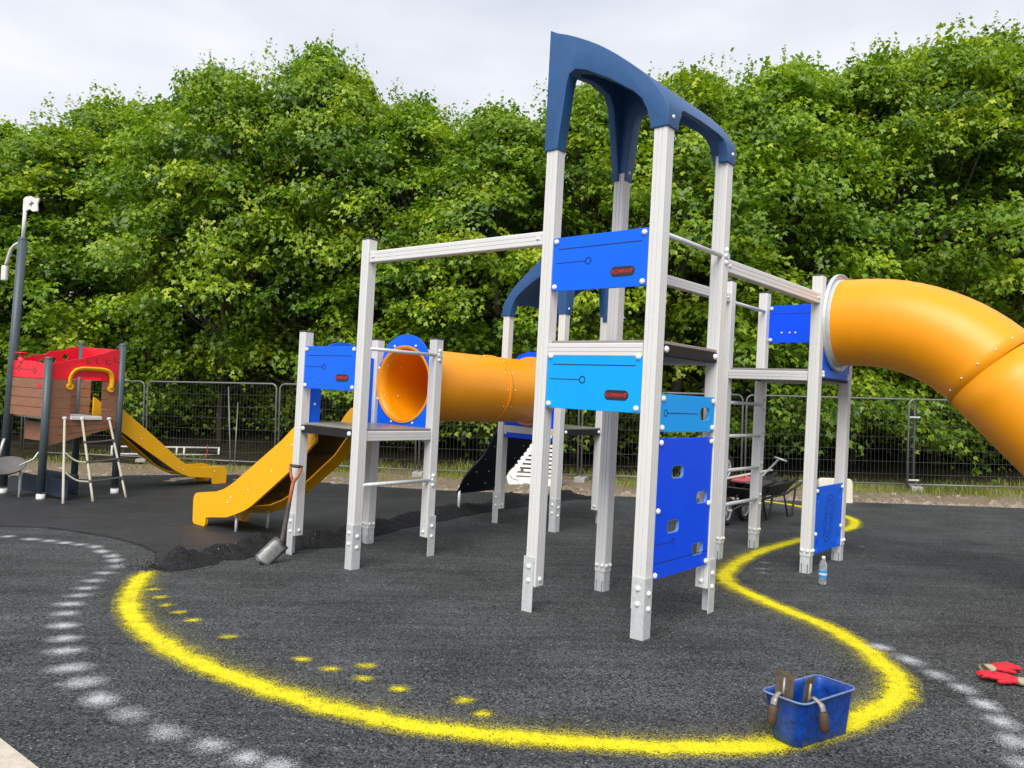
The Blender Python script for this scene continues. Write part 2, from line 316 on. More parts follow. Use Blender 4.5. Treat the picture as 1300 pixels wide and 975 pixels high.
bl = [(-30, 668), (0, 669), (60, 671), (130, 681), (175, 692), (197, 702), (196, 722), (270, 706), (340, 695), (430, 688), (480, 671), (560, 656), (640, 642), (720, 632), (752, 634)]
bpts = [tuple(G(u, v, .04)[:2]) for u, v in bl]
near = [(-14, bpts[0][1]+.4)]+bpts+[(p[0], p[1]-.03) for p in edge[-4:]]+[(16, 12.55), (16, -5), (-14, -5)]
rub = sheet('rubber_surface', near, .042, M['rubber'])
# thin dark lip where the crumb layer ends on the left
bm = bmesh.new()
lip = spline([(*p, 0) for p in bpts[:6]], 12)
rings = []
for i, p in enumerate(lip):
    wv = .012+.012*noise.noise((i*.7, 0, 0)); z = gz(p.x, p.y)+.042
    rings.append([bm.verts.new((p.x, p.y-wv-.01, z+.001)), bm.verts.new((p.x, p.y, z+.016+.008*noise.noise((i*.5, 4, 0)))), bm.verts.new((p.x, p.y+wv+.012, z-.003))])
for a, b in zip(rings, rings[1:]):
    bm.faces.new((a[0], b[0], b[1], a[1])); bm.faces.new((a[1], b[1], b[2], a[2]))
part('crumb_lip', bm, M['ridge'], rub)
# ridge of loose crumb raked along the edge of the poured layer
rp = [G(u, v, .04) for u, v in ((192, 722), (225, 718), (262, 710), (300, 704), (340, 699), (390, 692), (430, 689), (480, 672), (520, 664), (560, 656), (600, 649), (640, 643), (690, 637), (725, 632), (752, 634))]
rs = spline(rp, 40); n = 15; V = []; F = []; TR = 0.0
for i, p in enumerate(rs):
    q = rs[min(i+1, len(rs)-1)]-rs[max(i-1, 0)]; nr = Vector((-q.y, q.x, 0)).normalized(); t = i/(len(rs)-1)
    env = min(1, t*14)*min(1, (1-t)*10); 
    ht = env*max(.03, .135+.14*noise.noise((t*15+.6, 2, 0))+.04*noise.noise((t*41, 5, 0))); wd = .26+.1*noise.noise((t*23, 8, 0))
    for k in range(n):
        s_ = (k/(n-1)*2-1); x = p+nr*s_*wd; hh = max(0, ht)*math.exp(-s_*s_*3.2)
        jit = .014*noise.noise((x.x*18, x.y*18, 1))+.012*noise.noise((x.x*55, x.y*55, 3))
        V.append((x.x, x.y, gz(x.x, x.y)+.038+hh+(jit*(1-abs(s_))*1.0)-(.02 if abs(s_) > .95 else 0)))
for i in range(len(rs)-1):
    for k in range(n-1):
        a = i*n+k; F.append((a, a+1, a+n+1, a+n))
o = part('rubber_crumb_ridge', mesh_of(V, F), M['ridge']); tag(o, 'low ridge of loose black rubber crumb along the smooth black surface', 'rubber crumb', kind='stuff')
# scattered loose grains along the ridge and over the poured layer
V = []; F = []
def grain(x, y, z, s):
    b = len(V); 
    for k in range(4): V.append((x+s*random.uniform(-1, 1), y+s*random.uniform(-1, 1), z+s*random.uniform(0, 1.3)))
    F.extend([(b, b+1, b+2), (b, b+2, b+3), (b, b+3, b+1), (b+1, b+3, b+2)])
for i in range(3800):
    p = rs[int(random.random()**1.2*(len(rs)-1))]; x = p.x+random.gauss(0, .16); y = p.y+random.gauss(0, .14); grain(x, y, gz(x, y)+.045+.02*random.random(), random.uniform(.006, .014))
for i in range(9000):
    y = 2.3+random.random()**1.6*6; x = random.uniform(-.72, .75)*y; grain(x, y, gz(x, y)+.043, random.uniform(.003, .0065))
o = part('loose_rubber_grains', mesh_of(V, F), M['ridge']); tag(o, 'loose black rubber grains scattered over the crumb surface', 'rubber crumb', kind='stuff')
# pale paving corner (a kerb slab in the near left corner)
k1, k2 = G(-4, 932, .05), G(54, 977, .05); d = (k2-k1).normalized(); nn = Vector((-d.y, d.x, 0)); nn = -nn if nn.y > 0 else nn
for i in range(-3, 4):
    a = k1+d*(i*.6+.1)
    bm = box_bm(.592, .592, .1, .006, 2)
    o = part('paving_slab', bm, M['conc'], None, frame(a+d*.3+nn*.3+Vector((0, 0, -.03)), d, -nn)) if False else None
bm = bmesh.new(); q = [k1-d*4, k2+d*3, k2+d*3+nn*2, k1-d*4+nn*2]
lo = [bm.verts.new((p.x, p.y, gz(p.x, p.y)-.03)) for p in q]; hi = [bm.verts.new((p.x, p.y, gz(p.x, p.y)+.052)) for p in q]
bm.faces.new(hi)
for i in range(4): bm.faces.new((lo[i], lo[(i+1) % 4], hi[(i+1) % 4], hi[i]))
bmesh.ops.recalc_face_normals(bm, faces=bm.faces[:]); bmesh.ops.bevel(bm, geom=[e for e in bm.edges], offset=.006, segments=2, affect='EDGES')
tag(part('paving', bm, M['conc']), kind='structure')

# paint
def add_cover(me, vals):
    a = me.attributes.new('cover', 'FLOAT', 'POINT'); a.data.foreach_set('value', vals)
PZ = .046
yl = [(186, 724), (170, 745), (163, 765), (168, 782), (190, 806), (240, 836), (330, 871), (450, 906), (560, 926), (700, 939), (850, 948), (975, 945), (1080, 917), (1132, 890), (1142, 870), (1128, 848), (1060, 800), (970, 762), (924, 738), (926, 722), (960, 702), (1010, 687), (1060, 676), (1084, 667), (1078, 657), (1040, 648), (1000, 640), (968, 636)]
ys = spline([G(u, v, PZ) for u, v in yl], 24); V = []; F = []; C = []; n = 17
for i, p in enumerate(ys):
    q = ys[min(i+1, len(ys)-1)]-ys[max(i-1, 0)]; nr = Vector((-q.y, q.x, 0)).normalized()   # to the left of travel = inside of the loop
    wob = .018*noise.noise((i*.12, 1, 0)); dist = p.y
    core = (.044+.012*noise.noise((i*.2, 7, 0))); hin = .30; hout = .13
    for k in range(n):
        s_ = k/(n-1)*2-1; s_ = math.copysign(abs(s_)**1.6, s_); x = p+nr*(wob+(s_*hin if s_ > 0 else s_*hout))
        dd = abs(s_)*(hin if s_ > 0 else hout)
        c = 1.25 if dd < core*.7 else 1.25*math.exp(-((dd-core*.7)/(.04 if s_ < 0 else .046))**1.15)
        if s_ > 0: c = max(c, .36*math.exp(-dd/.12)-.03)
        V.append((x.x, x.y, gz(x.x, x.y)+PZ)); C.append(max(0, c*min(1, i/8+.15)) if abs(s_) < .999 else 0)
for i in range(len(ys)-1):
    for k in range(n-1):
        a = i*n+k; F.append((a, a+1, a+n+1, a+n))
me = mesh_of(V, F); add_cover(me, C); part('paint_line', me, M['ypaint'], rub)
def blob(name, u, v, lx, ly, ang, m, peak=1.1, z=PZ+.001):
    c = G(u, v, z); V = [(0, 0, 0)]; C = [peak]; F = []; N = 22; K = 7
    for k in range(1, K+1):
        for j in range(N):
            a = 2*math.pi*j/N; wv = 1+.18*noise.noise((math.cos(a)*1.5+u, math.sin(a)*1.5+v, 0)); r = k/K*wv
            V.append((lx*r*math.cos(a), ly*r*math.sin(a), 0)); C.append(0 if k == K else peak*math.exp(-(k/K*1.75)**2.2))
    for j in range(N): F.append((0, 1+j, 1+(j+1) % N))
    for k in range(K-1):
        for j in range(N): F.append((1+k*N+j, 1+(k+1)*N+j, 1+(k+1)*N+(j+1) % N, 1+k*N+(j+1) % N))
    ca, sa = math.cos(ang), math.sin(ang); W = []
    for x, y, _ in V:
        X = c.x+x*ca-y*sa; Y = c.y+x*sa+y*ca; W.append((X, Y, gz(X, Y)+z))
    me = mesh_of(W, F); add_cover(me, C); part(name, me, m, rub)
wd = [(10, 681), (40, 684.5), (63, 686.7), (82, 689), (102, 691.3), (120, 694), (130, 700), (142, 705.7), (146, 711.3), (147, 719.3), (133, 727.3), (119, 737.3), (110, 746.7), (100, 755.7), (88, 766.7), (83, 779), (80, 794), (82, 810.7), (83, 826), (90, 848), (105, 866), (127, 887.7), (163, 907), (213, 929), (268, 946), (312, 962), (352, 972)]
wr = [(1117, 821), (1155, 838), (1190, 857), (1224, 874), (1250, 894), (1272, 916), (1286, 941), (1297, 968)]
for L_, endz in ((wd, 1), (wr, 1)):
    for i, (u, v) in enumerate(L_):
        a = G(*L_[max(0, i-1)]); b = G(*L_[min(len(L_)-1, i+1)]); ang = math.atan2(b.y-a.y, b.x-a.x); ds = (b-a).length/2
        if L_ is wd and 9 < i < 21: blob('paint_dash', u, v, .125+.0002*(v-720), .085+.0002*(v-720), random.uniform(-.1, .25), M['wpaint'], random.uniform(.72, 1.1))
        else: blob('paint_dash', u, v, min(.16, max(.11, ds*.55)), .1, ang, M['wpaint'], random.uniform(.62, 1.1))
for u, v, a in ((195, 748, .2), (203, 758, .1), (212, 768, 0), (227, 777, 0), (245, 787, 0), (290, 808, 0), (383, 837, -.3), (420, 849, -.35), (460, 861, -.3), (464, 845, .1), (508, 874, -.3), (588, 889, .1), (614, 906, .1)):
    blob('paint_spot', u, v, .085, .07, a, M['ypaint'], .85)
for u, v, L_ in ((970, 714, .09), (968, 722, .12), (969, 727, .06), (1095, 694, .06)): blob('paint_spot', u, v, L_, .05, 0, M['wpaint'], .45)
print('ground done')
#@@TOWER
# ------------------------------------------------------------------ the climbing tower set
S = .9
TW = {'main': ('BCDA', (.968, 6.183), .072), 'left': ('EHGF', (-1.559, 8.236), .081), 'back': ('JKLI', (.609, 10.874), .076), 'right': ('OPNM', (3.136, 8.614), .068)}
OFF = [(0, -.7071), (.7071, 0), (0, .7071), (-.7071, 0)]
PP = {}; ROT = {}
for k_, (names, c, th) in TW.items():
    for nme, (a, b) in zip(names, OFF):
        PP[nme] = Vector(((c[0]+math.cos(th)*a-math.sin(th)*b)*S, (c[1]+math.sin(th)*a+math.cos(th)*b)*S, 0)); ROT[nme] = th+math.pi/4
for p in PP.values(): p.z = gz(p.x, p.y)+.04
TOPZ = dict(A=3.36, B=3.36, C=3.36, D=3.36, E=2.8215, F=2.0, G=2.0, H=2.0, I=2.56, J=2.56, K=2.56, L=2.56, M=2.7675, N=2.7675, O=2.7675, P=2.72)
DK = dict(main=1.908, left=1.1205, back=1.1205, right=1.887)
T = empty('climbing_tower', (PP['A']+PP['J'])/2*Vector((1, 1, 0)) if False else Vector((.9, 7.6, gz(.9, 7.6)+.042)),
          'large silver-posted climbing frame with blue panels, navy roofs, orange tunnels and a yellow slide', 'climbing frame')
prof2 = []
hw = .05; gw, gd = .006, .0045
def face_prof():                                # one side from (-hw,-hw) to (hw,-hw), two grooves
    e = .006; pts = [(-hw+e, -hw)]
    for cx in (-.016, .016): pts += [(cx-gw/2, -hw), (cx-gw/2+.001, -hw+gd), (cx+gw/2-.001, -hw+gd), (cx+gw/2, -hw)]
    return pts+[(hw-e, -hw)]
for r in range(4):
    c, s = [(1, 0), (0, 1), (-1, 0), (0, -1)][r]
    prof2 += [(c*x-s*y, s*x+c*y) for x, y in face_prof()]
def extrude_prof(pf, z0, z1, caps=True):
    n = len(pf); V = [(x, y, z0) for x, y in pf]+[(x, y, z1) for x, y in pf]
    F = [(i, (i+1) % n, n+(i+1) % n, n+i) for i in range(n)]
    if caps: F += [tuple(range(n))[::-1], tuple(range(n, 2*n))]
    return mesh_of(V, F, mat=M['alu'])
BOLT = bpy.data.meshes.new('bolt'); _b = lathe_bm([(.0135, 0), (.0135, .004), (.011, .009), (.006, .0115), (.0005, .0122)], 10); _b.to_mesh(BOLT); _b.free(); BOLT.materials.append(M['bolt'])
def bolt(parent, P, nrm, s=1.0, name='bolt'):
    nrm = Vector(nrm).normalized(); q = nrm.to_track_quat('Z', 'Y').to_matrix().to_4x4()
    return part(name, BOLT, None, parent, Matrix.Translation(P) @ q @ Matrix.Scale(s*(1.3 if name == 'bolt' else 1), 4))
_cb = box_bm(.104, .104, .016, .004, 2, (0, 0, .008)); CAPM = bpy.data.meshes.new('cap'); _cb.to_mesh(CAPM); _cb.free(); CAPM.materials.append(M['cap'])
# foot brackets
def angle_mesh(sx, sy, h):
    o_ = hw+.003; t = .006; pf = [(sx*o_, -sy*.035), (sx*(o_+t), -sy*.035), (sx*(o_+t), sy*(o_+t)), (-sx*.035, sy*(o_+t)), (-sx*.035, sy*o_), (sx*o_, sy*o_)]
    n = len(pf); V = [(x, y, -.05) for x, y in pf]+[(x, y, h) for x, y in pf]; F = [(i, (i+1) % n, n+(i+1) % n, n+i) for i in range(n)]+[tuple(range(n, 2*n))]
    me = mesh_of(V, F, mat=M['galv']); bm = bmesh.new(); bm.from_mesh(me); bmesh.ops.recalc_face_normals(bm, faces=bm.faces[:]); bm.to_mesh(me); bm.free(); return me
def channel_mesh(h):                             # folded foot with notched front plate
    lp = [(-.043, -.05), (.043, -.05), (.043, h), (-.043, h)]
    holes = [rrect(-.032, -.02, -.024, .09, .0035, 2), rrect(.024, -.02, .032, .09, .0035, 2)]
    bm = bmesh.new()
    for r in range(4):
        me = curve_mesh([lp]+holes, .006); me.transform(Matrix.Rotation(r*math.pi/2, 4, 'Z') @ Matrix.Translation((0, -.041, 0)) @ Matrix.Rotation(math.pi/2, 4, 'X'))
        bm.from_mesh(me); bpy.data.meshes.remove(me)
    me = bpy.data.meshes.new('foot'); bm.to_mesh(me); bm.free(); me.materials.append(M['galv']); return me
CH = channel_mesh(.24); CORN = {'B': (-1, -1), 'C': (1, -1), 'D': (1, 1), 'A': (-1, 1)}
cornof = {}
for names, _, _ in TW.values():
    for nme, cc in zip(names, ((-1, -1), (1, -1), (1, 1), (-1, 1))): cornof[nme] = cc
POST = {}
for nme, p in PP.items():
    inner = nme in 'MNOPDGL'; b0 = .165 if inner else .19
    me = extrude_prof(prof2, b0, TOPZ[nme]-p.z); MX = Matrix.Translation(p) @ Matrix.Rotation(ROT[nme], 4, 'Z')
    po = part('post', me, None, T, MX); POST[nme] = po
    U_ = (MX.to_3x3() @ Vector((1, 0, 0))); V_ = (MX.to_3x3() @ Vector((0, 1, 0)))
    if nme not in 'ABCDIJKL': part('post_cap', CAPM, None, po, MX @ Matrix.Translation((0, 0, TOPZ[nme]-p.z)))
    if inner:
        part('foot_bracket', CH, None, po, MX)
        for z in (b0+.05,):
            for k in (-.026, .026):
                bolt(po, p+Vector((0, 0, z))-U_*hw+V_*k, -U_); bolt(po, p+Vector((0, 0, z))-V_*hw+U_*k, -V_)
    else:
        sx, sy = cornof[nme]; part('foot_bracket', angle_mesh(sx, sy, .4), None, po, MX)
        for z in (.2, .3):
            bolt(po, p+Vector((0, 0, z+.03))+U_*sx*(hw+.009)+V_*sy*.008, U_*sx); bolt(po, p+Vector((0, 0, z))+V_*sy*(hw+.009)+U_*sx*.008, V_*sy)
        for ax, sg in ((U_, -sx), (V_, -sy)): bolt(po, p+Vector((0, 0, b0+.05))+ax*sg*hw, ax*sg)
ZUP = Vector((0, 0, 1))
def edgeframe(a, b, off=.0):                    # x from post a to post b, y = world up, z = outward; origin on a's axis at z=0
    A_, B_ = PP[a].copy(), PP[b].copy(); A_.z = B_.z = 0; X = (B_-A_).normalized(); Z = X.cross(ZUP)
    return frame(A_+Z*off, X, ZUP), (B_-A_).length
def panel(a, b, loops, m, off=.032, t=.019, name='panel', bolts=None, parent=None):
    MX, ln = edgeframe(a, b, off); o = part(name, curve_mesh(loops, t, .0025, 1), m, parent or T, MX)
    for x, y in (bolts or []): bolt(o, MX @ Vector((x, y, t/2)), MX.to_3x3() @ Vector((0, 0, 1)), 1.15)
    return o, MX, ln
def strip(parent, MX, pts, wd, z, m=None, name='engraved_line'):
    bm = bmesh.new()
    for (x0, y0), (x1, y1) in zip(pts, pts[1:]):
        d = Vector((x1-x0, y1-y0, 0)).normalized(); nn_ = Vector((-d.y, d.x, 0))*wd/2
        vs_ = [bm.verts.new(Vector((x, y, z))+s*nn_) for x, y, s in ((x0, y0, -1), (x1, y1, -1), (x1, y1, 1), (x0, y0, 1))]; bm.faces.new(vs_)
    return part(name, bm, m or M['groove'], parent, MX)
def emblem(parent, MX, x, y, wdt, z):
    h = wdt*.36; o = part('emblem', curve_mesh([rrect(x-wdt/2, y-h/2, x+wdt/2, y+h/2, h*.48, 8)], .003), M['emblem'], parent, MX @ Matrix.Translation((0, 0, z)))
    part('emblem_lettering', text_mesh('KOMPAN', wdt*.2, .0016, .0003), M['emblemred'], o if False else parent, MX @ Matrix.Translation((x-wdt*.03, y-h*.02, z+.0025)))
    part('emblem_lettering', curve_mesh([circle(x+wdt*.38, y+h*.12, h*.13, 14)], .0016), M['emblemred'], parent, MX @ Matrix.Translation((0, 0, z+.0025)))
def signpanel(a, b, z0, z1, m, bolts4=True):
    ln = edgeframe(a, b)[1]; g_ = hw+.004; x0, x1 = g_, ln-g_
    bl_ = [(x0+.03, z0+.03), (x1-.03, z0+.03), (x0+.03, z1-.03), (x1-.03, z1-.03)] if bolts4 else []
    o, MX, _ = panel(a, b, [rrect(x0, z0, x1, z1, .012, 3)], m, bolts=bl_); H = z1-z0; z = .0102
    strip(o, MX, [(x0+.05, z1-H*.22), (x1-.05, z1-H*.22)], .007, z)
    strip(o, MX, [(x0+.03, z1-H*.48), (x0+.29, z1-H*.48)], .006, z)
    part('engraved_ring', curve_mesh([circle(x0+.315, z1-H*.48, .027, 20), circle(x0+.315, z1-H*.48, .019, 20)[::-1]], .001), M['groove'], o, MX @ Matrix.Translation((0, 0, z)))
    emblem(o, MX, x1-.19, z0+H*.28, .19, .0105); return o
signpanel('A', 'B', 2.262, 2.65, M['blue'])
signpanel('A', 'B', 1.42, 1.822, M['cyan'])
signpanel('F', 'E', 1.455, 1.862, M['blue'])
# light blue and deep blue boards below the platform (B-C side)
ln = edgeframe('B', 'C')[1]; g_ = hw+.004
o, MX, _ = panel('B', 'C', [rrect(g_, 1.302, ln-g_, 1.556, .012, 3), rrect(ln-.27, 1.385, ln-.13, 1.475, .03, 4)[::-1]], M['cyan'], bolts=[(g_+.03, 1.332), (ln-g_-.03, 1.332), (g_+.03, 1.526), (ln-g_-.03, 1.526)])
strip(o, MX, [(g_+.1, 1.43), (ln-.31, 1.43)], .006, .0102)
part('engraved_ring', curve_mesh([circle(g_+.075, 1.43, .025, 20), circle(g_+.075, 1.43, .018, 20)[::-1]], .001), M['groove'], o, MX @ Matrix.Translation((0, 0, .0102)))
slots = [(.2, 1.03), (.58, .83), (.17, .66), (.55, .46)]
o, MX, _ = panel('B', 'C', [rrect(g_, .325, ln-g_, 1.262, .012, 3)]+[rrect(g_+x, y-.045, g_+x+.165, y+.045, .03, 4)[::-1] for x, y in slots], M['dblue'],
                 bolts=[(g_+.03, 1.232), (ln-g_-.03, 1.232), (g_+.03, .78), (ln-g_-.03, .78), (g_+.03, .355), (ln-g_-.03, .355)])
strip(o, MX, [(g_+.02, .43), (ln-g_-.02, .43)], .006, .0102); strip(o, MX, [(g_+.02, .555), (g_+.24, .555)], .005, .0102)
part('engraved_ring', curve_mesh([circle(g_+.262, .555, .022, 20), circle(g_+.262, .555, .015, 20)[::-1]], .001), M['groove'], o, MX @ Matrix.Translation((0, 0, .0102)))
M['rimblue'] = mat('pale_blue_slot_edge', (.12, .25, .6), .5)
for x, y in slots:
    part('slot_rim', curve_mesh([rrect(g_+x, y-.045, g_+x+.165, y+.045, .03, 4), rrect(g_+x+.004, y-.041, g_+x+.161, y+.041, .027, 4)[::-1]], .0195), M['rimblue'], o, MX @ Matrix.Translation((0, 0, -.002)))
# right tower boards
ln = edgeframe('P', 'N')[1]
o, MX, _ = panel('P', 'N', [rrect(g_, 2.22, ln-g_, 2.635, .012, 3)], M['dblue'])
strip(o, MX, [(g_+.03, 2.54), (ln-g_-.03, 2.54)], .006, -.0102)
for x in (.55, .62, .69): bolt(o, MX @ Vector((x+.02*math.sin(x*40), 2.33, -.0095)), MX.to_3x3() @ Vector((0, 0, -1)), .6)
for y in (2.25, 2.6): bolt(o, MX @ Vector((ln-g_-.02, y, -.0095)), MX.to_3x3() @ Vector((0, 0, -1)), 1.2)
ln = edgeframe('O', 'P')[1]
vs4 = [rrect(x-.022, y-.05, x+.022, y+.05, .021, 4)[::-1] for x in (g_+.085, ln-g_-.085) for y in (.2, .66)]
o, MX, _ = panel('O', 'P', [rrect(g_, .125, ln-g_, .765, .012, 3)]+vs4, M['blue'], bolts=[(g_+.03, .73), (ln-g_-.03, .73), (g_+.03, .32), (ln-g_-.03, .33)])
for k in range(3):                               # engraved finger maze: linked loops
    for cx, cy, a0, a1 in ((ln/2+.02, .52, -60, 240), (ln/2-.02, .36, 120, 420)):
        r = .05+.04*k; pts = [(cx+r*math.cos(math.radians(a0+(a1-a0)*i/30)), cy+r*1.15*math.sin(math.radians(a0+(a1-a0)*i/30))) for i in range(31)]
        strip(o, MX, pts, .007, .0102)
o, MX, _ = panel('O', 'P', [rrect(g_, 1.815, ln-g_, 2.52, .02, 3)[:8]+[(ln/2+.5*math.cos(math.radians(a)), 2.37+.46*math.sin(math.radians(a))) for a in range(20, 161, 10)]+rrect(g_, 1.815, ln-g_, 2.52, .02, 3)[4:] if False else
     [(g_, 1.815), (ln-g_, 1.815), (ln-g_, 2.5)]+[(ln/2+(ln/2-g_)*math.cos(math.radians(a)), 2.5+.33*math.sin(math.radians(a))) for a in range(10, 171, 10)]+[(g_, 2.5)], circle(ln/2, 2.37, .395)[::-1]], M['blue'],
     bolts=[(g_+.03, 1.86), (ln-g_-.03, 1.86), (g_+.03, 2.46), (ln-g_-.03, 2.46)])
# tunnel boards (arched top, round hole) on left and back towers
def tunnel_board(a, b, z0, zs, zt, cz, r, m, off):
    ln = edgeframe(a, b)[1]
    lp = [(g_, z0), (ln-g_, z0), (ln-g_, zs)]+[(ln/2+(ln/2-g_-.04)*math.cos(math.radians(t_)), zs+.03+(zt-zs-.03)*math.sin(math.radians(t_))) for t_ in range(0, 181, 9)]+[(g_, zs)]
    return panel(a, b, [lp, circle(ln/2, cz, r)[::-1]], m, off=off, name='tunnel_panel', bolts=[(g_+.03, z0+.05), (ln-g_-.03, z0+.05), (g_+.03, zs-.04), (ln-g_-.03, zs-.04)])
tl, MXl, lnl = tunnel_board('H', 'G', 1.1, 1.75, 2.06, 1.545, .385, M['blue'], .0)
tb, MXb, lnb = tunnel_board('I', 'J', .945, 1.75, 2.04, 1.545, .385, M['dblue'], .03)
for a in range(0, 360, 45):
    bolt(tl, MXl @ Vector((lnl/2+.425*math.cos(math.radians(a+22)), 1.545+.425*math.sin(math.radians(a+22)), -.0095)), MXl.to_3x3() @ Vector((0, 0, -1)), .8)
# the straight orange tunnel
def hollow_tube(pts, r, th=.012, seg=48):
    bm = bmesh.new(); tube_bm(pts, r, seg, False, bm); n0 = len(bm.faces); tube_bm(pts, r-th, seg, False, bm); bm.faces.ensure_lookup_table()
    bmesh.ops.reverse_faces(bm, faces=bm.faces[n0:]); bm.verts.ensure_lookup_table(); nv = len(pts)*seg
    for base in (0, (len(pts)-1)*seg):
        for j in range(seg):
            a, b = bm.verts[base+j], bm.verts[base+(j+1) % seg]; c, d = bm.verts[nv+base+(j+1) % seg], bm.verts[nv+base+j]
            bm.faces.new((b, a, d, c) if base == 0 else (a, b, c, d))
    return bm
ta = MXl @ Vector((lnl/2, 1.545, -.015)); tz = MXb @ Vector((lnb/2, 1.545, -.02)); dv = (tz-ta)
tn = part('tunnel', hollow_tube([ta+dv*(i/16) for i in range(17)], .384), M['orange'], T)
for f_, w_, r_ in ((.004, .03, .4), (.60, .05, .3955), (.985, .06, .43)):
    c_ = ta+dv*f_; d_ = dv.normalized()
    part('tunnel_collar', hollow_tube([c_-d_*w_/2, c_-d_*w_/4, c_, c_+d_*w_/4, c_+d_*w_/2], r_, r_-.386 if r_ > .395 else .01), M['orange'], tn)
sx_ = dv.normalized().cross(ZUP); 
for f_ in (.57, .63):
    for a in range(0, 360, 30): 
        nrm = sx_*math.cos(math.radians(a))+ZUP*math.sin(math.radians(a)); bolt(tn, ta+dv*f_+nrm*.384, nrm, .55, 'rivet')
for f_ in (.03, .12): 
    for a in (200, 150): nrm = -(sx_*math.cos(math.radians(a))+ZUP*math.sin(math.radians(a))); part('rivet', BOLT, None, tn, Matrix.Translation(ta+dv*f_-nrm*.372) @ nrm.to_track_quat('Z', 'Y').to_matrix().to_4x4() @ Matrix.Scale(.6, 4))
# decks
def deck(tower, light):
    names = TW[tower][0]; z = DK[tower]; c = sum((PP[n_] for n_ in names), Vector())/4; c.z = z; th = ROT[names[0]]
    MX = Matrix.Translation(c) @ Matrix.Rotation(th, 4, 'Z'); d = part('deck', box_bm(S-.102+.05, S-.102+.05, .02, .002, 1, (0, 0, -.01)) if False else None or box_bm(S-.106, S+.07, .02, .002, 1, (0, 0, -.01)), M['deck'], T, MX)
    part('deck_extension', box_bm(.05, S-.106, .02, .002, 1, (S/2-.027, 0, -.01)), M['deck'], d, MX); part('deck_extension', box_bm(.05, S-.106, .02, .002, 1, (-S/2+.027, 0, -.01)), M['deck'], d, MX)
    for a, b in (names[0]+names[1], names[1]+names[2], names[2]+names[3], names[3]+names[0]):
        FX, ln = edgeframe(a, b, .0); isl = (a+b in light) or (b+a in light)
        if isl:
            be = part('deck_beam', extrude_prof([(x*.9, y*.9) for x, y in prof2], hw+.004, ln-hw-.004), None, d, FX @ Matrix.Translation((0, z-.068, .0)) @ Matrix(((0, 0, 1, 0), (1, 0, 0, 0), (0, 1, 0, 0), (0, 0, 0, 1))))
        else:
            bm = box_bm(ln-2*hw-.006, .075, .012, .002, 1, (ln/2, z-.058, .034)); 
            b2 = box_bm(ln-2*hw-.006, .012, .05, .002, 1, (ln/2, z-.09, .006)); me2 = bpy.data.meshes.new('t'); b2.to_mesh(me2); b2.free(); bm.from_mesh(me2); bpy.data.meshes.remove(me2)
            be = part('deck_beam', bm, M['alu_dark'], d, FX)
            for x in (hw+.04, ln-hw-.04): bolt(d, FX @ Vector((x, z-.055, .0405)), FX.to_3x3() @ Vector((0, 0, 1)), 1.3)
    part('deck_brace', box_bm(S*.9, .05, .05, .004, 1, (0, 0, -.05)), M['alu_dark'], d, MX)
deck('main', ('AB', 'CD')); deck('left', ('EH', 'FG')); deck('back', ('IJ',)); deck('right', ('MO', 'NP'))
# beams between towers
def beam(a, b, z, hgt=.1):
    A_, B_ = PP[a].copy(), PP[b].copy(); A_.z = B_.z = z; d = (B_-A_).normalized(); ln = (B_-A_).length; X = d.cross(ZUP)
    MXb_ = frame(A_, X, ZUP)
    if MXb_.to_3x3().col[2].dot(d) < 0: MXb_ = frame(A_, -X, ZUP)
    o = part('beam', extrude_prof([(x*.7, y*hgt/.1) for x, y in prof2], hw+.003, ln-hw-.003), None, T, MXb_)
    for k, P_ in ((1, A_), (-1, B_)):
        for s in (-1, 1): bolt(o, P_+d*k*(hw+.05)+X*s*.035, X*s, .8)
    return o
beam('A', 'E', 2.665); beam('C', 'O', 2.555); beam('D', 'M', 2.60, .09)
def pipe(a, b, z, r=.0175, off=.0, name='rail', inset=.0, bolts_on=''):
    FX, ln = edgeframe(a, b, off); z0 = z
    o = part(name, tube_bm([FX @ Vector((inset+.03, z, 0)), FX @ Vector((ln-inset-.03, z, 0))], r, 14), M['galv'], T)
    for q, x in ((a, 0), (b, ln)):
        if q in bolts_on:
            for dz in (.045, -.045): bolt(o, FX @ Vector((x, z+dz, hw-off)), FX.to_3x3() @ Vector((0, 0, 1)), 1.2)
            part('rail_ferrule', tube_bm([FX @ Vector((x, z, -.02)), FX @ Vector((x, z, hw-off+.02))], .025, 12), M['galv'], o)
    return o
pipe('B', 'C', 2.61, off=.03, bolts_on='C'); pipe('E', 'H', 1.845, off=.035, bolts_on='H'); pipe('E', 'H', .61, .019, name='rung', off=.035, bolts_on='H')
pipe('N', 'M', 2.565, off=-.02, bolts_on='')
for z in (1.53, 1.185, .83, .48):
    o = pipe('N', 'M', z, .019, name='rung', off=-.03)
    FX, ln = edgeframe('N', 'M')
    for dz in (.05, -.05): bolt(o, FX @ Vector((0, z+dz, -hw)), FX.to_3x3() @ Vector((0, 0, -1)), 1.1)
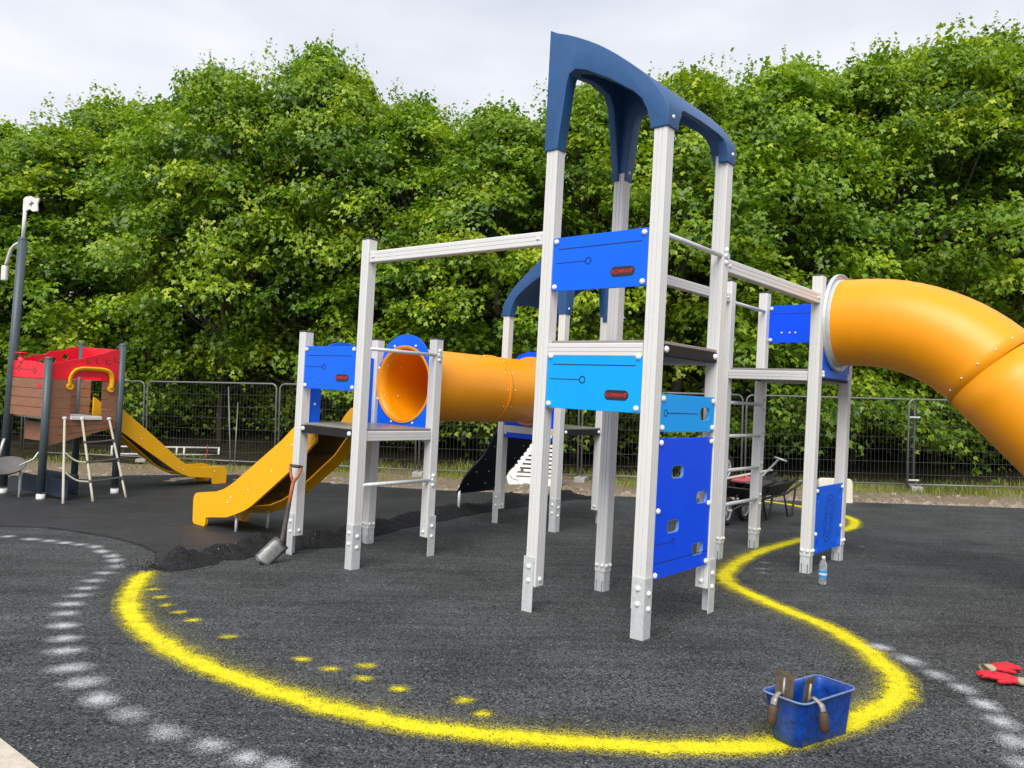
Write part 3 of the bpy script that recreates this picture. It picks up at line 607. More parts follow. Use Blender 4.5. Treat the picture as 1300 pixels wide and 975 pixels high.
# roofs: moulded shell with four legs, high on one side and sweeping down to the other
def roof_mesh():
    W = S; lo_ = -.062; hi_ = W+.062
    top = [(hi_, 4.2), (.9, 4.165), (.8, 4.125), (.705, 4.08), (.61, 4.03), (.52, 3.978), (.44, 3.925), (.36, 3.868), (.26, 3.79), (.164, 3.71), (.09, 3.64), (.03, 3.57), (-.02, 3.5), (-.05, 3.45), (lo_, 3.41)]
    outer = [(lo_, 3.30)]+[(hi_, 3.30)]+top
    arch = [(.845, 3.2), (.842, 3.34), (.79, 3.76), (.77, 3.83), (.72, 3.855), (.622, 3.825), (.416, 3.715), (.219, 3.585), (.15, 3.52), (.105, 3.44), (.075, 3.34), (.07, 3.2)]
    def prism(poly, x0, x1):
        n = len(poly); V = [(x0, y, z) for y, z in poly]+[(x1, y, z) for y, z in poly]
        F = [tuple(range(n))[::-1], tuple(range(n, 2*n))]+[(i, (i+1) % n, n+(i+1) % n, n+i) for i in range(n)]
        me = mesh_of(V, F); bm = bmesh.new(); bm.from_mesh(me); bmesh.ops.recalc_face_normals(bm, faces=bm.faces[:]); bm.to_mesh(me); bm.free(); return me
    def sub_top(dz): return [(y, z-dz) for y, z in top]
    o = bpy.data.objects.new('roof_tmp', prism(outer, lo_, hi_)); COL.objects.link(o)
    cutA = prism(arch, -1, W+1)
    # hollow from below between the two side bands
    tp = [(y, z-.06) for y, z in top if .0 < y < W]; cav = [(W-.0, 3.0), (W-.0, 4.06)]+tp[1:]+[(.01, 3.48), (.01, 3.0)]
    cutB = prism([(y, z) for y, z in cav if True], .045, W-.045)
    # openings through the low and the high side
    def yprism(poly, y0, y1):
        n = len(poly); V = [(x, y0, z) for x, z in poly]+[(x, y1, z) for x, z in poly]
        F = [tuple(range(n))[::-1], tuple(range(n, 2*n))]+[(i, (i+1) % n, n+(i+1) % n, n+i) for i in range(n)]
        me = mesh_of(V, F); bm = bmesh.new(); bm.from_mesh(me); bmesh.ops.recalc_face_normals(bm, faces=bm.faces[:]); bm.to_mesh(me); bm.free(); return me
    lowo = [(.075, 3.2), (.085, 3.36), (.13, 3.445), (.19, 3.475), (.45, 3.49), (.71, 3.475), (.77, 3.445), (.815, 3.36), (.825, 3.2)]
    higho = [(.06, 3.2), (.075, 3.4), (.17, 3.86), (.24, 3.95), (.45, 3.98), (.66, 3.95), (.73, 3.86), (.825, 3.4), (.84, 3.2)]
    cuts = [cutA, yprism(lowo, -1, .3), yprism(higho, .55, 2)]
    for me in cuts:
        c = bpy.data.objects.new('cut_tmp', me); COL.objects.link(c)
        md = o.modifiers.new('b', 'BOOLEAN'); md.operation = 'DIFFERENCE'; md.object = c; md.solver = 'EXACT'
    cb = bpy.data.objects.new('cut_tmp', cutB); COL.objects.link(cb)
    md = o.modifiers.new('b', 'BOOLEAN'); md.operation = 'DIFFERENCE'; md.object = cb; md.solver = 'EXACT'
    bv = o.modifiers.new('bev', 'BEVEL'); bv.width = .016; bv.segments = 3; bv.limit_method = 'ANGLE'; bv.angle_limit = math.radians(38)
    dg = bpy.context.evaluated_depsgraph_get(); me = bpy.data.meshes.new_from_object(o.evaluated_get(dg))
    for q in [x for x in COL.objects if x.name.startswith(('cut_tmp', 'roof_tmp'))]: bpy.data.objects.remove(q)
    me.materials.clear(); me.materials.append(M['navy']); return smooth_angle(me, 32)
RM = roof_mesh()
Bp = PP['B']; thm = ROT['B']
rf1 = part('roof', RM, None, T, Matrix.Translation((Bp.x, Bp.y, 0)) @ Matrix.Rotation(thm, 4, 'Z'))
Lp = PP['L']; rf2 = part('roof', RM, None, T, Matrix.Translation((Lp.x, Lp.y, -.799)) @ Matrix.Rotation(ROT['L']+math.pi, 4, 'Z'))
for nme, rf, z in (('C', rf1, 3.37), ('D', rf1, 3.37), ('B', rf1, 3.37), ('K', rf2, 2.57), ('I', rf2, 2.57), ('J', rf2, 2.57)):
    p = PP[nme]; c, s = math.cos(ROT[nme]), math.sin(ROT[nme]); bolt(rf, Vector((p.x, p.y, z))+Vector((s, -c, 0))*.061, (s, -c, 0), .8)
# yellow open slide, left tower, away from F-G
def open_slide(parent, P0, D, side, up, low, bedpts, wdt, mboard, legs=()):
    """P0: point on the near board's plane at s=0, D: run direction, side: unit vector to the far board"""
    t = .028; FX = frame(P0, D, ZUP); zs = FX.to_3x3().col[2]; sg = 1 if zs.dot(side) > 0 else -1
    lp = [(s_, z_) for s_, z_ in up]+[(s_, z_) for s_, z_ in low]
    me = curve_mesh([lp], t, .006, 2); sl = part('slide', box_bm(.01, .01, .01), M['slidebed']) if False else None
    bm = bmesh.new(); V = []
    for k in (0.02, wdt-.02):
        V.append([bm.verts.new(FX @ Vector((s_, z_, sg*k))) for s_, z_ in bedpts])
    for i in range(len(bedpts)-1): f = bm.faces.new((V[0][i], V[0][i+1], V[1][i+1], V[1][i])); f.smooth = True
    bmesh.ops.solidify(bm, geom=bm.faces[:], thickness=.02)
    sl = part('slide', bm, M['slidebed'], parent)
    a = part('slide_side', me, mboard, sl, FX); b = part('slide_side', me, None, sl, FX @ Matrix.Translation((0, 0, sg*wdt)))
    for s_, zt in legs:
        for k in (.07, wdt-.07):
            P = FX @ Vector((s_, zt, sg*k)); part('slide_leg', tube_bm([P, Vector((P.x, P.y, gz(P.x, P.y)))], .016, 10), M['galv'], sl)
    return sl, FX, sg
U0 = Vector((math.cos(math.radians(49.3)), math.sin(math.radians(49.3)), 0)); V0 = Vector((-U0.y, U0.x, 0))
fg = (PP['F']+PP['G'])/2; P0 = fg-U0*.27; P0.z = 0
up = [(-.02, 1.16)]+[(.0, 1.42), (.04, 1.46), (.1, 1.45), (.17, 1.38), (.26, 1.24), (.4, 1.08)] if False else [(.13, 1.0), (.13, 1.2), (.16, 1.27), (.22, 1.305), (.3, 1.305), (.4, 1.275), (.53, 1.215), (.62, 1.13), (.8, 1.0)] if False else [(.0, .98), (.0, 1.2), (.03, 1.26), (.09, 1.28), (.17, 1.25), (.26, 1.17), (.36, 1.05), (.6, .88), (1.476, .355), (1.6, .29), (1.725, .235), (1.9, .185), (2.137, .15), (2.3, .125), (2.37, .105), (2.405, .06), (2.41, 0)]
low = [(2.4, -.22), (2.37, -.245), (2.12, -.24), (2.1, -.2), (2.095, -.13), (1.9, -.1), (1.62, -.06), (1.438, .0), (1.25, .07), (1.12, .135), (.7, .405), (.337, .645), (.0, .93)]
bed = [(.0, 1.09), (.12, 1.03), (.4, .74), (.8, .46), (1.12, .25), (1.35, .13), (1.6, .04), (1.9, -.01), (2.25, -.04), (2.38, -.09)]
low2 = low
sl, FXs, sg = open_slide(T, P0, V0, U0, up, low2, bed, .54, M['yellow'], legs=((2.25, -.06), (1.55, -.02)))
for s_, z_ in ((1.62, .10), (1.55, .17), (.75, .55), (1.2, .3), (.4, .86)): part('rivet', BOLT, None, sl, FXs @ Matrix.Translation((s_, z_, -sg*.014)) @ (Matrix.Rotation(math.pi, 4, 'X') if sg > 0 else Matrix.Identity(4)) @ Matrix.Scale(.7, 4))
ln = edgeframe('G', 'F')[1]; x0, x1 = .2, ln-.2
lp = [(g_, 1.12), (g_, 1.80)]+[(.16+(ln-.32)*i/10, 1.80+.02+.12*math.sin(math.pi*i/10)**.8) for i in range(11)]+[(ln-g_, 1.80), (ln-g_, 1.12), (x1, 1.12), (x1, 1.62), (x1-.03, 1.65), (x0+.03, 1.65), (x0, 1.62), (x0, 1.12)]
o, MX, _ = panel('G', 'F', [lp], M['blue'], off=.0, name='slide_panel')
for x in (.13, ln-.13):
    for y in (1.3, 1.6): bolt(o, MX @ Vector((x, y, -.0095)), MX.to_3x3() @ Vector((0, 0, -1)), .8)
# curved orange tube slide, right tower, leaving O-P towards the right
ln = edgeframe('O', 'P')[1]; FX, _ = edgeframe('O', 'P'); st = FX @ Vector((ln/2, 2.37, .03)); dr = FX.to_3x3() @ Vector((0, 0, 1))
pts = []; R_ = TS_R = 1.52; A1 = math.radians(46)
pts += [(0, 0), (.05, 0), (.12, 0), (.25, 0)]
for i in range(1, 13): a = A1*i/12; pts.append((.25+R_*math.sin(a), -R_*(1-math.cos(a))))
ex, ez = pts[-1]; L1 = 1.25; pts2 = [pts[-1]]
for i in range(1, 7): pts2.append((ex+L1*i/6*math.cos(A1), ez-L1*i/6*math.sin(A1)))
fx_, fz = pts2[-1]; R2 = 1.2
for i in range(1, 11): a = A1*i/10; pts2.append((fx_+R2*(math.sin(A1)-math.sin(A1-a)), fz-R2*(math.cos(A1-a)-math.cos(A1))))
qx, qz = pts2[-1]; pts2 += [(qx+.25, qz), (qx+.5, qz)]
P3 = lambda p: st+dr*p[0]+ZUP*p[1]
ts = part('tube_slide', hollow_tube([P3(p) for p in pts], .42, .012, 64), M['orange'], T)
s2_ = part('tube_section', hollow_tube([P3(p) for p in pts2], .4245, .012, 64), M['orange'], ts)
tg = (P3(pts[-1])-P3(pts[-2])).normalized(); sx_ = tg.cross(ZUP).normalized(); sy_ = sx_.cross(tg)
for a in range(0, 360, 24):
    nrm = sx_*math.cos(math.radians(a))+sy_*math.sin(math.radians(a)); bolt(ts, P3(pts[-1])-tg*.075+nrm*.421, nrm, .6, 'rivet')
# flange: galvanised ring with turned rim and bolts
fl = []
bm = bmesh.new(); prf = [(.405, .012), (.475, .012), (.478, .016), (.478, .05), (.472, .05), (.47, .02), (.425, .02), (.425, .07), (.405, .07)]
lathe_bm(prf+[prf[0]], 64, bm); bmesh.ops.recalc_face_normals(bm, faces=bm.faces[:])
flg = part('tube_flange', bm, M['galv'], ts, frame(st, sx0 := dr.cross(ZUP), ZUP) if (dr.cross(ZUP).cross(ZUP)).dot(dr) > 0 else frame(st, -dr.cross(ZUP), ZUP))
MF = WORLD[flg.name]
for a in range(0, 360, 24): bolt(flg, MF @ Vector((.45*math.cos(math.radians(a)), .45*math.sin(math.radians(a)), .02)), dr, .7)
end = P3(pts2[-1])
for k in (-.3, .3): P = end-dr*.3+dr.cross(ZUP)*k; part('tube_leg', tube_bm([Vector((P.x, P.y, end.z-.3)), Vector((P.x, P.y, gz(P.x, P.y)))], .025, 10), M['galv'], ts)
# navy climbing ramp, back tower, away from I-L
lnr = edgeframe('L', 'I')[1]; FXr, _ = edgeframe('L', 'I', .03)
top_ = FXr @ Vector((lnr/2, 1.1, 0)); out_ = FXr.to_3x3() @ Vector((0, 0, 1)); xr = FXr.to_3x3() @ Vector((1, 0, 0))
bot = top_+out_*.82+Vector((0, 0, -1.0)); dn = (bot-top_).normalized(); LR = (bot-top_).length
lp = []
for i in range(25): lp.append((.41+.035*math.sin(i/24*math.pi*3.2+.6), i/24*LR))
for i in range(25): lp.append((-.43-.03*math.sin(i/24*math.pi*3+2), (1-i/24)*LR))
rm = part('climbing_ramp', curve_mesh([lp], .03, .006, 2), M['navyboard'], T, frame(top_, xr, dn))
for i in range(5):
    for k in (-.3, .05, .3): bolt(rm, top_+xr*k*(1 if i % 2 else -1)+dn*(.15+i*.24)+(dn.cross(xr) if dn.cross(xr).z < 0 else -dn.cross(xr))*.016, dn.cross(xr) if dn.cross(xr).z < 0 else -dn.cross(xr), .6)
for k in (-.36, .36):
    P = bot+xr*k-dn*.06; part('ramp_leg', tube_bm([P+Vector((0, 0, .03)), Vector((P.x, P.y, gz(P.x, P.y)))], .02, 10), M['galv'], rm)
    bolt(rm, P+ZUP*.04-Vector((0, .02, 0)), (0, -1, .3), 1.2)
panel('L', 'I', [rrect(g_, .93, lnr-g_, 1.09, .012, 3)], M['dblue'], bolts=[(g_+.04, 1.0), (lnr-g_-.04, 1.0)])
print('tower done')
#@@SHIP
# ------------------------------------------------------------------ the play ship
k9 = .9/.84
m_, p2, p3, p4 = [Vector((x*k9, y*k9, 0)) for x, y in ((-7.15, 10.68), (-6.28, 10.16), (-6.62, 11.51), (-5.73, 11.01))]
for p in (m_, p2, p3, p4): p.z = gz(p.x, p.y)+.036
SH = empty('play_ship', (m_+p4)/2, 'small play ship with red top boards, brown plank sides, grey posts and a tall mast', 'play ship')
dR = (p4-p2); dR.z = 0; lR = dR.length; dR.normalize(); dL = (p2-m_); dL.z = 0; lL = dL.length; dL.normalize()
def gpost(p, zt, tip=None, r=.052):
    po = part('post', tube_bm([p+ZUP*.1, Vector(tip) if tip else Vector((p.x, p.y, zt))], r, 20), M['greypost'], SH)
    part('post_foot', tube_bm([p-ZUP*.05, p+ZUP*.07], r+.006, 20), M['white'], po)
    t_ = Vector(tip) if tip else Vector((p.x, p.y, zt)); part('post_cap', lathe_bm([(r+.003, -.01), (r+.003, .008), (r*.7, .022), (.001, .026)], 20), M['greypost'], po, Matrix.Translation(t_)); return po
gpost(p2, 1.668); gpost(p3, 1.96); gpost(p4, 1.948)
mt = m_+dL*.16; mast_top = Vector((mt.x, mt.y, 3.46)); ms = gpost(m_, 0, mast_top, .062)
tp = mast_top+(mast_top-m_).normalized()*.5; part('mast_pole', tube_bm([mast_top-(tp-mast_top)*.1, tp], .026, 12), M['white'], ms)
fd = Vector((.96, -.28, 0)); fl_ = part('flag', curve_mesh([[(-.04, -.03), (.02, -.05), (.09, -.02), (.16, -.06), (.25, -.05), (.24, .06), (.27, .15), (.18, .14), (.1, .18), (.0, .17), (-.04, .14)]], .022, .004), M['white'], ms, frame(tp-ZUP*.03, fd, ZUP))
for pts in ([(.08, .06), (.17, .06)], [(.125, .015), (.125, .105)], [(.09, .035), (.16, .09)]): strip(fl_, frame(tp-ZUP*.03, fd, ZUP), pts, .014, .0125, M['cap'], 'flag_mark')
b0 = mast_top-ZUP*.08
part('mast_arm', tube_bm(spline([b0, b0-dL*.14+ZUP*.02, b0-dL*.32-ZUP*.06, b0-dL*.46-ZUP*.3], 6), .024, 10), M['white'], ms)
part('mast_arm_box', box_bm(.09, .07, .24, .03, 3), M['white'], ms, Matrix.Translation(b0-dL*.48-ZUP*.42))  # plain white box for the horn-like fitting on the arm, gives no light
FR = frame(Vector((p2.x, p2.y, 0)), dR, ZUP); FL = frame(Vector((m_.x, m_.y, 0)), dL, ZUP)
nR = FR.to_3x3().col[2]; nL = FL.to_3x3().col[2]
if nR.y > 0: pass
def planks(FX, spans, rows, off, mt_, t=.022):
    for (z0, z1), sp in zip(rows, spans):
        for x0, x1 in sp:
            part('plank', curve_mesh([rrect(x0, z0+.004, x1, z1-.004, .006, 2)], t, .003, 1), mt_, SH, FX @ Matrix.Translation((0, 0, off)))
rows = [(.80, .94), (.94, 1.08), (1.08, 1.22), (1.22, 1.365)]
e = .05
planks(FR, [[(e, .34), (.80, lR-e)]]*4, rows, .0, M['brown'])
part('plank', curve_mesh([[(e, .66), (e, .796), (lR-e, .796), (lR-e, .72)]], .022, .003, 1), M['brown'], SH, FR)
part('plank', curve_mesh([[(e, .53), (e, .652), (lR-e, .712), (lR-e, .655)]], .022, .003, 1), M['brown'], SH, FR)
part('plank', curve_mesh([[(e, .39), (e, .522), (lR-.08, .647)]], .022, .003, 1), M['brown'], SH, FR)
part('top_board', curve_mesh([[(e, 1.37), (e, 1.59), (.3, 1.66), (.45, 1.69), (.6, 1.74), (.8, 1.8), (.9, 1.85), (lR-e, 1.875), (lR-e, 1.37), (.80, 1.37), (.78, 1.42), (.36, 1.42), (.34, 1.37)]], .024, .003, 1), M['red'], SH, FR @ Matrix.Translation((0, 0, .0)))
for x0, x1, z in ((.55, .6, 1.65), (.68, .73, 1.66), (.83, .9, 1.66), (.96, 1.02, 1.7)): strip(SH, FR, [(x0, z+.05), (x0, z-.02), (x1, z-.03)], .012, .0135, M['emblem'], 'board_mark')
part('platform', box_bm(lR-.12, lL-.12, .03, .003, 1), M['galv'], SH, frame((p2+p3)/2*Vector((1, 1, 0))+ZUP*.79, dR, Vector((-dR.y, dR.x, 0))))
part('platform_edge', box_bm(.46, .05, .05, .006, 2, (.57, .80, .02)), M['white'], SH, FR)
hd = spline([(.305, 1.27, .03), (.3, 1.4, .04), (.35, 1.5, .05), (.45, 1.54, .05), (.6, 1.545, .05), (.78, 1.54, .05), (.88, 1.5, .05), (.92, 1.4, .04), (.915, 1.25, .03)], 5)
part('grab_handle', tube_bm([FR @ p for p in hd], .036, 12, flat=.6), M['yellow'], SH)
for x, z in ((.305, 1.27), (.915, 1.25)): part('handle_foot', curve_mesh([circle(x, z, .05, 18)], .03, .004), M['yellow'], SH, FR @ Matrix.Translation((0, 0, .03)))
# left face
planks(FL, [[(e, lL-e)]]*4, rows, .0, M['brown'])
part('top_board', curve_mesh([[(e, 1.37), (e, 1.60), (.3, 1.63), (.7, 1.62), (lL-e, 1.585), (lL-e, 1.37)]], .024, .003, 1), M['red'], SH, FL)
for x, z in ((.3, 1.50), (.75, 1.48)): part('board_mark', curve_mesh([circle(x, z, .05, 4), circle(x, z, .036, 4)[::-1]], .002), M['emblem'], SH, FL @ Matrix.Translation((0, 0, .013)))
strip(SH, FL, [(e, 1.5), (.25, 1.5)], .008, .0135, M['emblem'], 'board_mark'); strip(SH, FL, [(.36, 1.495), (.69, 1.485)], .008, .0135, M['emblem'], 'board_mark')
emb = FL @ Matrix.Translation((0, 0, .012)); part('emblem', curve_mesh([rrect(.82, 1.24, .96, 1.295, .025, 5)], .004), M['emblemred'], SH, emb)
# far faces, seen through the opening and over the top
FB = frame(Vector((m_.x, m_.y, 0)), (p3-m_)*Vector((1, 1, 0)), ZUP); lB = ((p3-m_)*Vector((1, 1, 0))).length
planks(FB, [[(e, lB-e)]]*4, rows, .0, M['brown'])
part('top_board', curve_mesh([[(e, 1.37), (e, 1.62), (.25, 1.68), (.3, 1.72), (.5, 1.74), (.55, 1.79), (.8, 1.84), (.85, 1.88), (lB-e, 1.9), (lB-e, 1.37)]]+[circle(x, z, .045, 12)[::-1] for x, z in ((.45, 1.62), (.62, 1.66), (.8, 1.72))], .024, .003, 1), M['red'], SH, FB)
FE = frame(Vector((p4.x, p4.y, 0)), (p3-p4)*Vector((1, 1, 0)), ZUP); lE = ((p3-p4)*Vector((1, 1, 0))).length
planks(FE, [[(e, .3), (.78, lE-e)]]*4, rows, .0, M['brown'])
part('top_board', curve_mesh([[(e, 1.37), (e, 1.87), (lE-e, 1.9), (lE-e, 1.37)]], .024, .003, 1), M['red'], SH, FE)
part('lower_board', box_bm(lL-.1, .28, .03, .004, 1, (lL/2, .56, -.25)), M['brown'], SH, FL)
part('steering_stub', lathe_bm([(.05, 0), (.05, .06), (.03, .07), (.03, .12), (.09, .125), (.09, .14), (.001, .145)], 16), M['red'], SH, Matrix.Translation(m_*Vector((1, 1, 0))+dL*.34+ZUP*1.6))
# rope net
def rope(pts, r, m, name='rope'): return part(name, tube_bm(pts, r, 8), m, SH)
foot = [G(80, 640, .04), G(118, 637, .04), G(160, 632, .04)]; tops = [FR @ Vector((.25, .80, .04)), FR @ Vector((.5, .79, .04)), FR @ Vector((.91, .79, .04))]
for a, b in zip(tops, foot): rope(spline([a, a*.5+b*.5, b], 4), .017, M['rope']); part('rope_clamp', lathe_bm([(.03, -.02), (.035, 0), (.03, .02), (.001, .025)], 12), M['galv'], SH, Matrix.Translation(a))
lerp = lambda a, b, t: a*(1-t)+b*t
for i, t in enumerate((.3, .54, .77)):
    q = [lerp(a, b, t) for a, b in zip(tops, foot)]
    if i > 0: rope(spline([lerp(tops[0], foot[0], t-.13), (lerp(tops[0], foot[0], t-.13)+q[1])/2-ZUP*.05, q[1]], 6), .013, M['rope'], 'net_rung')
    rope(spline([q[1], (q[1]+q[2])/2+ZUP*.01, q[2]+ZUP*.03], 5), .015, M['ropedark'], 'net_rung')
    for c in q[1:]: part('rope_knot', lathe_bm([(.001, -.032), (.022, -.025), (.03, 0), (.022, .025), (.001, .032)], 10), M['ropedark'], SH, Matrix.Translation(c))
# slide of the ship
side = (p3-p4)*Vector((1, 1, 0)); side.normalize()
P0s = p4*Vector((1, 1, 0))+.15*(p3-p4)*Vector((1, 1, 0))
up2 = [(-.05, 1.1), (0, 1.08), (.19, .905), (.7, .5), (1.2, .08), (1.319, -.0), (1.45, -.045), (1.628, -.07), (2.0, -.075), (2.1, -.09), (2.15, -.14), (2.16, -.2)]
lo2 = [(2.155, -.385), (2.13, -.4), (1.9, -.4), (1.87, -.38), (1.86, -.29), (1.8, -.275), (1.408, -.235), (1.25, -.17), (1.102, -.09), (.6, .255), (.213, .53), (-.05, .7)]
bd2 = [(-.05, .79), (.05, .78), (.3, .6), (.7, .27), (1.1, -.06), (1.3, -.16), (1.5, -.2), (2.1, -.25)]
ss, FXq, sgq = open_slide(SH, P0s, dR, side, up2, lo2, bd2, .5, M['yellow'])
for s_, z_ in ((1.2, -.06), (1.28, -.1), (.5, .45), (1.9, -.16)): part('rivet', BOLT, None, ss, FXq @ Matrix.Translation((s_, z_, -sgq*.014)) @ (Matrix.Rotation(math.pi, 4, 'X') if sgq > 0 else Matrix.Identity(4)) @ Matrix.Scale(.8, 4))
# dished seat and navy bench at the bow
bc = FL @ Vector((.62, .05, .25))
bm = lathe_bm([(.001, -.06), (.12, -.045), (.22, .0), (.255, .04), (.262, .045), (.255, .052), (.21, .02), (.1, -.03), (.001, -.045)], 28)
part('dished_seat', bm, M['seatgrey'], SH, Matrix.Translation(bc) @ Matrix.Rotation(.15, 4, 'Y') @ Matrix.Rotation(.42, 4, 'X') @ Matrix.Scale(.95, 4) @ Matrix.Diagonal((1.0, 1, 1, 1)))
part('bench', box_bm(1.05, .3, .05, .012, 2), M['navyboard'], SH, frame(FL @ Vector((.85, -.17, -.35)), dL, nL.cross(dL)))
part('bench_front', box_bm(1.25, .26, .02, .006, 2), mat('navy_bench_board', (.006, .014, .034), .5), SH, frame(FL @ Vector((.95, -.2, -.12)), dL, ZUP))
bt = FL @ Vector((.7, .0, .1)); part('seat_leg', tube_bm([bt, Vector((bt.x, bt.y, gz(bt.x, bt.y)))], .018, 10), M['galv'], SH)
part('seat_bracket', tube_bm([FL @ Vector((.1, .42, .06)), FL @ Vector((.14, .36, .1)), FL @ Vector((.16, .18, .14))], .02, 8), M['galv'], SH)
part('seat_bracket', tube_bm([FL @ Vector((1.0, .3, .02)), FL @ Vector((.96, .2, .06)), FL @ Vector((.86, .1, .2))], .012, 8), M['galv'], SH)
# ------------------------------------------------------------------ temporary fence panels
def fence_panel(a, b, label, ht=1.93, clear=.13):
    a = Vector((a[0], a[1], gz(*a)+.02)); b = Vector((b[0], b[1], gz(*b)+.02)); X = (b-a); ln = X.length; X.normalize()
    FX = frame(a, X, ZUP); f = empty('mesh_fence', a, label, 'fence', 'temporary fence panels')
    r = .021; R = .13; pth = [(0, 0), (0, ht-R)]+[(R-R*math.cos(t), ht-R+R*math.sin(t)) for t in np.linspace(.2, math.pi/2, 6)]
    path = pth+[(ln-x, y) for x, y in pth[::-1]]
    part('frame_tube', tube_bm([FX @ Vector((x, y, 0)) for x, y in path], r, 10), M['fence'], f)
    part('bottom_rail', tube_bm([FX @ Vector((.02, clear, 0)), FX @ Vector((ln-.02, clear, 0))], r*.9, 10), M['fence'], f)
    bm = bmesh.new(); nv = int(ln/.082)
    for i in range(1, nv): x = i*ln/nv; tube_bm([FX @ Vector((x, clear, .004)), FX @ Vector((x, ht-(.0 if R < x < ln-R else .05), .004))], .0022, 4, False, bm)
    part('vertical_wires', bm, M['wire'], f); f.children
    for y in (.34, .6, .86, 1.12, 1.38, 1.66): part('horizontal_wire', tube_bm([FX @ Vector((.02, y, 0)), FX @ Vector((ln-.02, y, 0))], .0035, 6), M['wire'], f)
    return f, FX, ln
def fence_foot(x, y, rz, label, m=None, s=1.0):
    bm = box_bm(.68*s, .23*s, .12*s, .025, 3); 
    o = part('foot_block', bm, m or M['block'], None, Matrix.Translation((x, y, gz(x, y)+.05*s+.02)) @ Matrix.Rotation(rz, 4, 'Z')); tag(o, label, 'fence foot', 'fence feet')
    for k in (-.12, .12): part('foot_socket', lathe_bm([(.03, -.02), (.03, .012), (.024, .012), (.024, -.02)], 14), M['cap'], o, WORLD[o.name] @ Matrix.Translation((k, 0, .055*s)))
    return o
g0 = G(365, 602); fj = [(12.05, 15.9), (8.57, 15.93), (5.02, 15.97), (1.55, 16.05), (-1.95, 16.3), (-5.25, 17.1), (-8.65, 17.9), (-12.0, 18.6), (-15.4, 19.2)]
labs = ['galvanised mesh fence panel passing behind the large orange tube slide', 'galvanised mesh fence panel behind the cream slab and spiral maze panel', 'galvanised mesh fence panel behind the parked wheelbarrows', 'galvanised mesh fence panel behind the white slatted panel and navy ramp',
        'galvanised mesh fence panel behind the low tower with the yellow slide', 'galvanised mesh fence panel between the two yellow slides', 'galvanised mesh fence panel behind the play ship slide', 'galvanised mesh fence panel behind the play ship mast']
ov = .1
for i in range(len(fj)-1):
    b, a = fj[i], fj[i+1]; d_ = Vector((b[0]-a[0], b[1]-a[1])).normalized()
    if i == 0: a = (a[0]-d_.x*.12, a[1]-.06)
    else: b = (b[0]-d_.x*.05, b[1]); a = (a[0]+d_.x*.03, a[1])
    if i == 1: b = (b[0]+d_.x*.12, b[1]+.06)
    fp, FX, ln = fence_panel(a, b, labs[i])
    if i == 0:
        for y in (.22, 1.55): part('panel_clamp', box_bm(.26, .035, .05, .006, 1, (.12, y, -.02)), M['galv'], fp, FX)
flab = ['grey fence foot at the overlapping fence joint by the tube slide', 'grey fence foot at the fence joint behind the wheelbarrows', 'grey fence foot at the fence joint right of the slatted panel', 'grey fence foot at the fence joint behind the orange tunnel', 'grey fence foot at the fence joint between the yellow slides', 'grey fence foot at the fence joint behind the ship slide', 'grey fence foot at the fence joint behind the ship mast']
for (x, y), lb in zip(fj[1:-1], flab): fence_foot(x+.05, y-.04, random.uniform(1.2, 1.9), lb)
P = G(411, 597); o = fence_foot(P.x, P.y, .1, 'white plastic fence foot lying loose on the gravel beside the yellow slide', M['white'], 1.0)
for (xx, yy), lb in (((-5.25-1.05, 17.2), 'thin grey steel prop leaning against the fence between the slides'), ((-1.75, 16.15), 'thin grey steel prop leaning against the fence behind the tunnel tower')):
    pr = empty('fence_prop', (xx, yy, gz(xx, yy)), lb, 'prop')
    part('prop_tube', tube_bm([(xx+.1, yy-.35, gz(xx, yy)), (xx-.22, yy+.1, gz(xx, yy)+1.85)], .016, 8), M['fence'], pr)
    part('prop_tube', tube_bm([(xx+.16, yy-.3, gz(xx, yy)), (xx+.02, yy+.1, gz(xx, yy)+1.5)], .014, 8), M['fence'], pr)
    part('prop_foot', box_bm(.25, .12, .03, .005, 1), M['fence'], pr, Matrix.Translation((xx+.13, yy-.33, gz(xx, yy)+.02)))
# low white tube barrier behind the ship
e0 = G(277, 587); e1 = Vector((-9.6, e0.y-.5, 0)); lr = empty('tube_barrier', (e0.x, e0.y, gz(e0.x, e0.y)), 'low white tubular rail barrier behind the play ship', 'barrier')
e1.z = gz(e1.x, e1.y)
for z in (.33, .6) if False else (.18, .36): part('rail', tube_bm([e0+ZUP*(z+.0), e1+ZUP*z], .022, 10), M['white'], lr)
for t in (0, .33, .4, .72, 1.0): P = e0.lerp(e1, t); part('post', tube_bm([P-ZUP*.05, P+ZUP*.38], .024, 10), M['white'], lr)
P = G(262, 591); st_ = empty('red_stake', P, 'thin red stake standing at the end of the low white barrier', 'stake'); part('stake', tube_bm([P-ZUP*.05, P+ZUP*.47], [.012, .011], 8), M['redstake'], st_); part('stake_cap', lathe_bm([(.016, 0), (.016, .02), (.001, .025)], 10), M['redstake'], st_, Matrix.Translation(P+ZUP*.46))
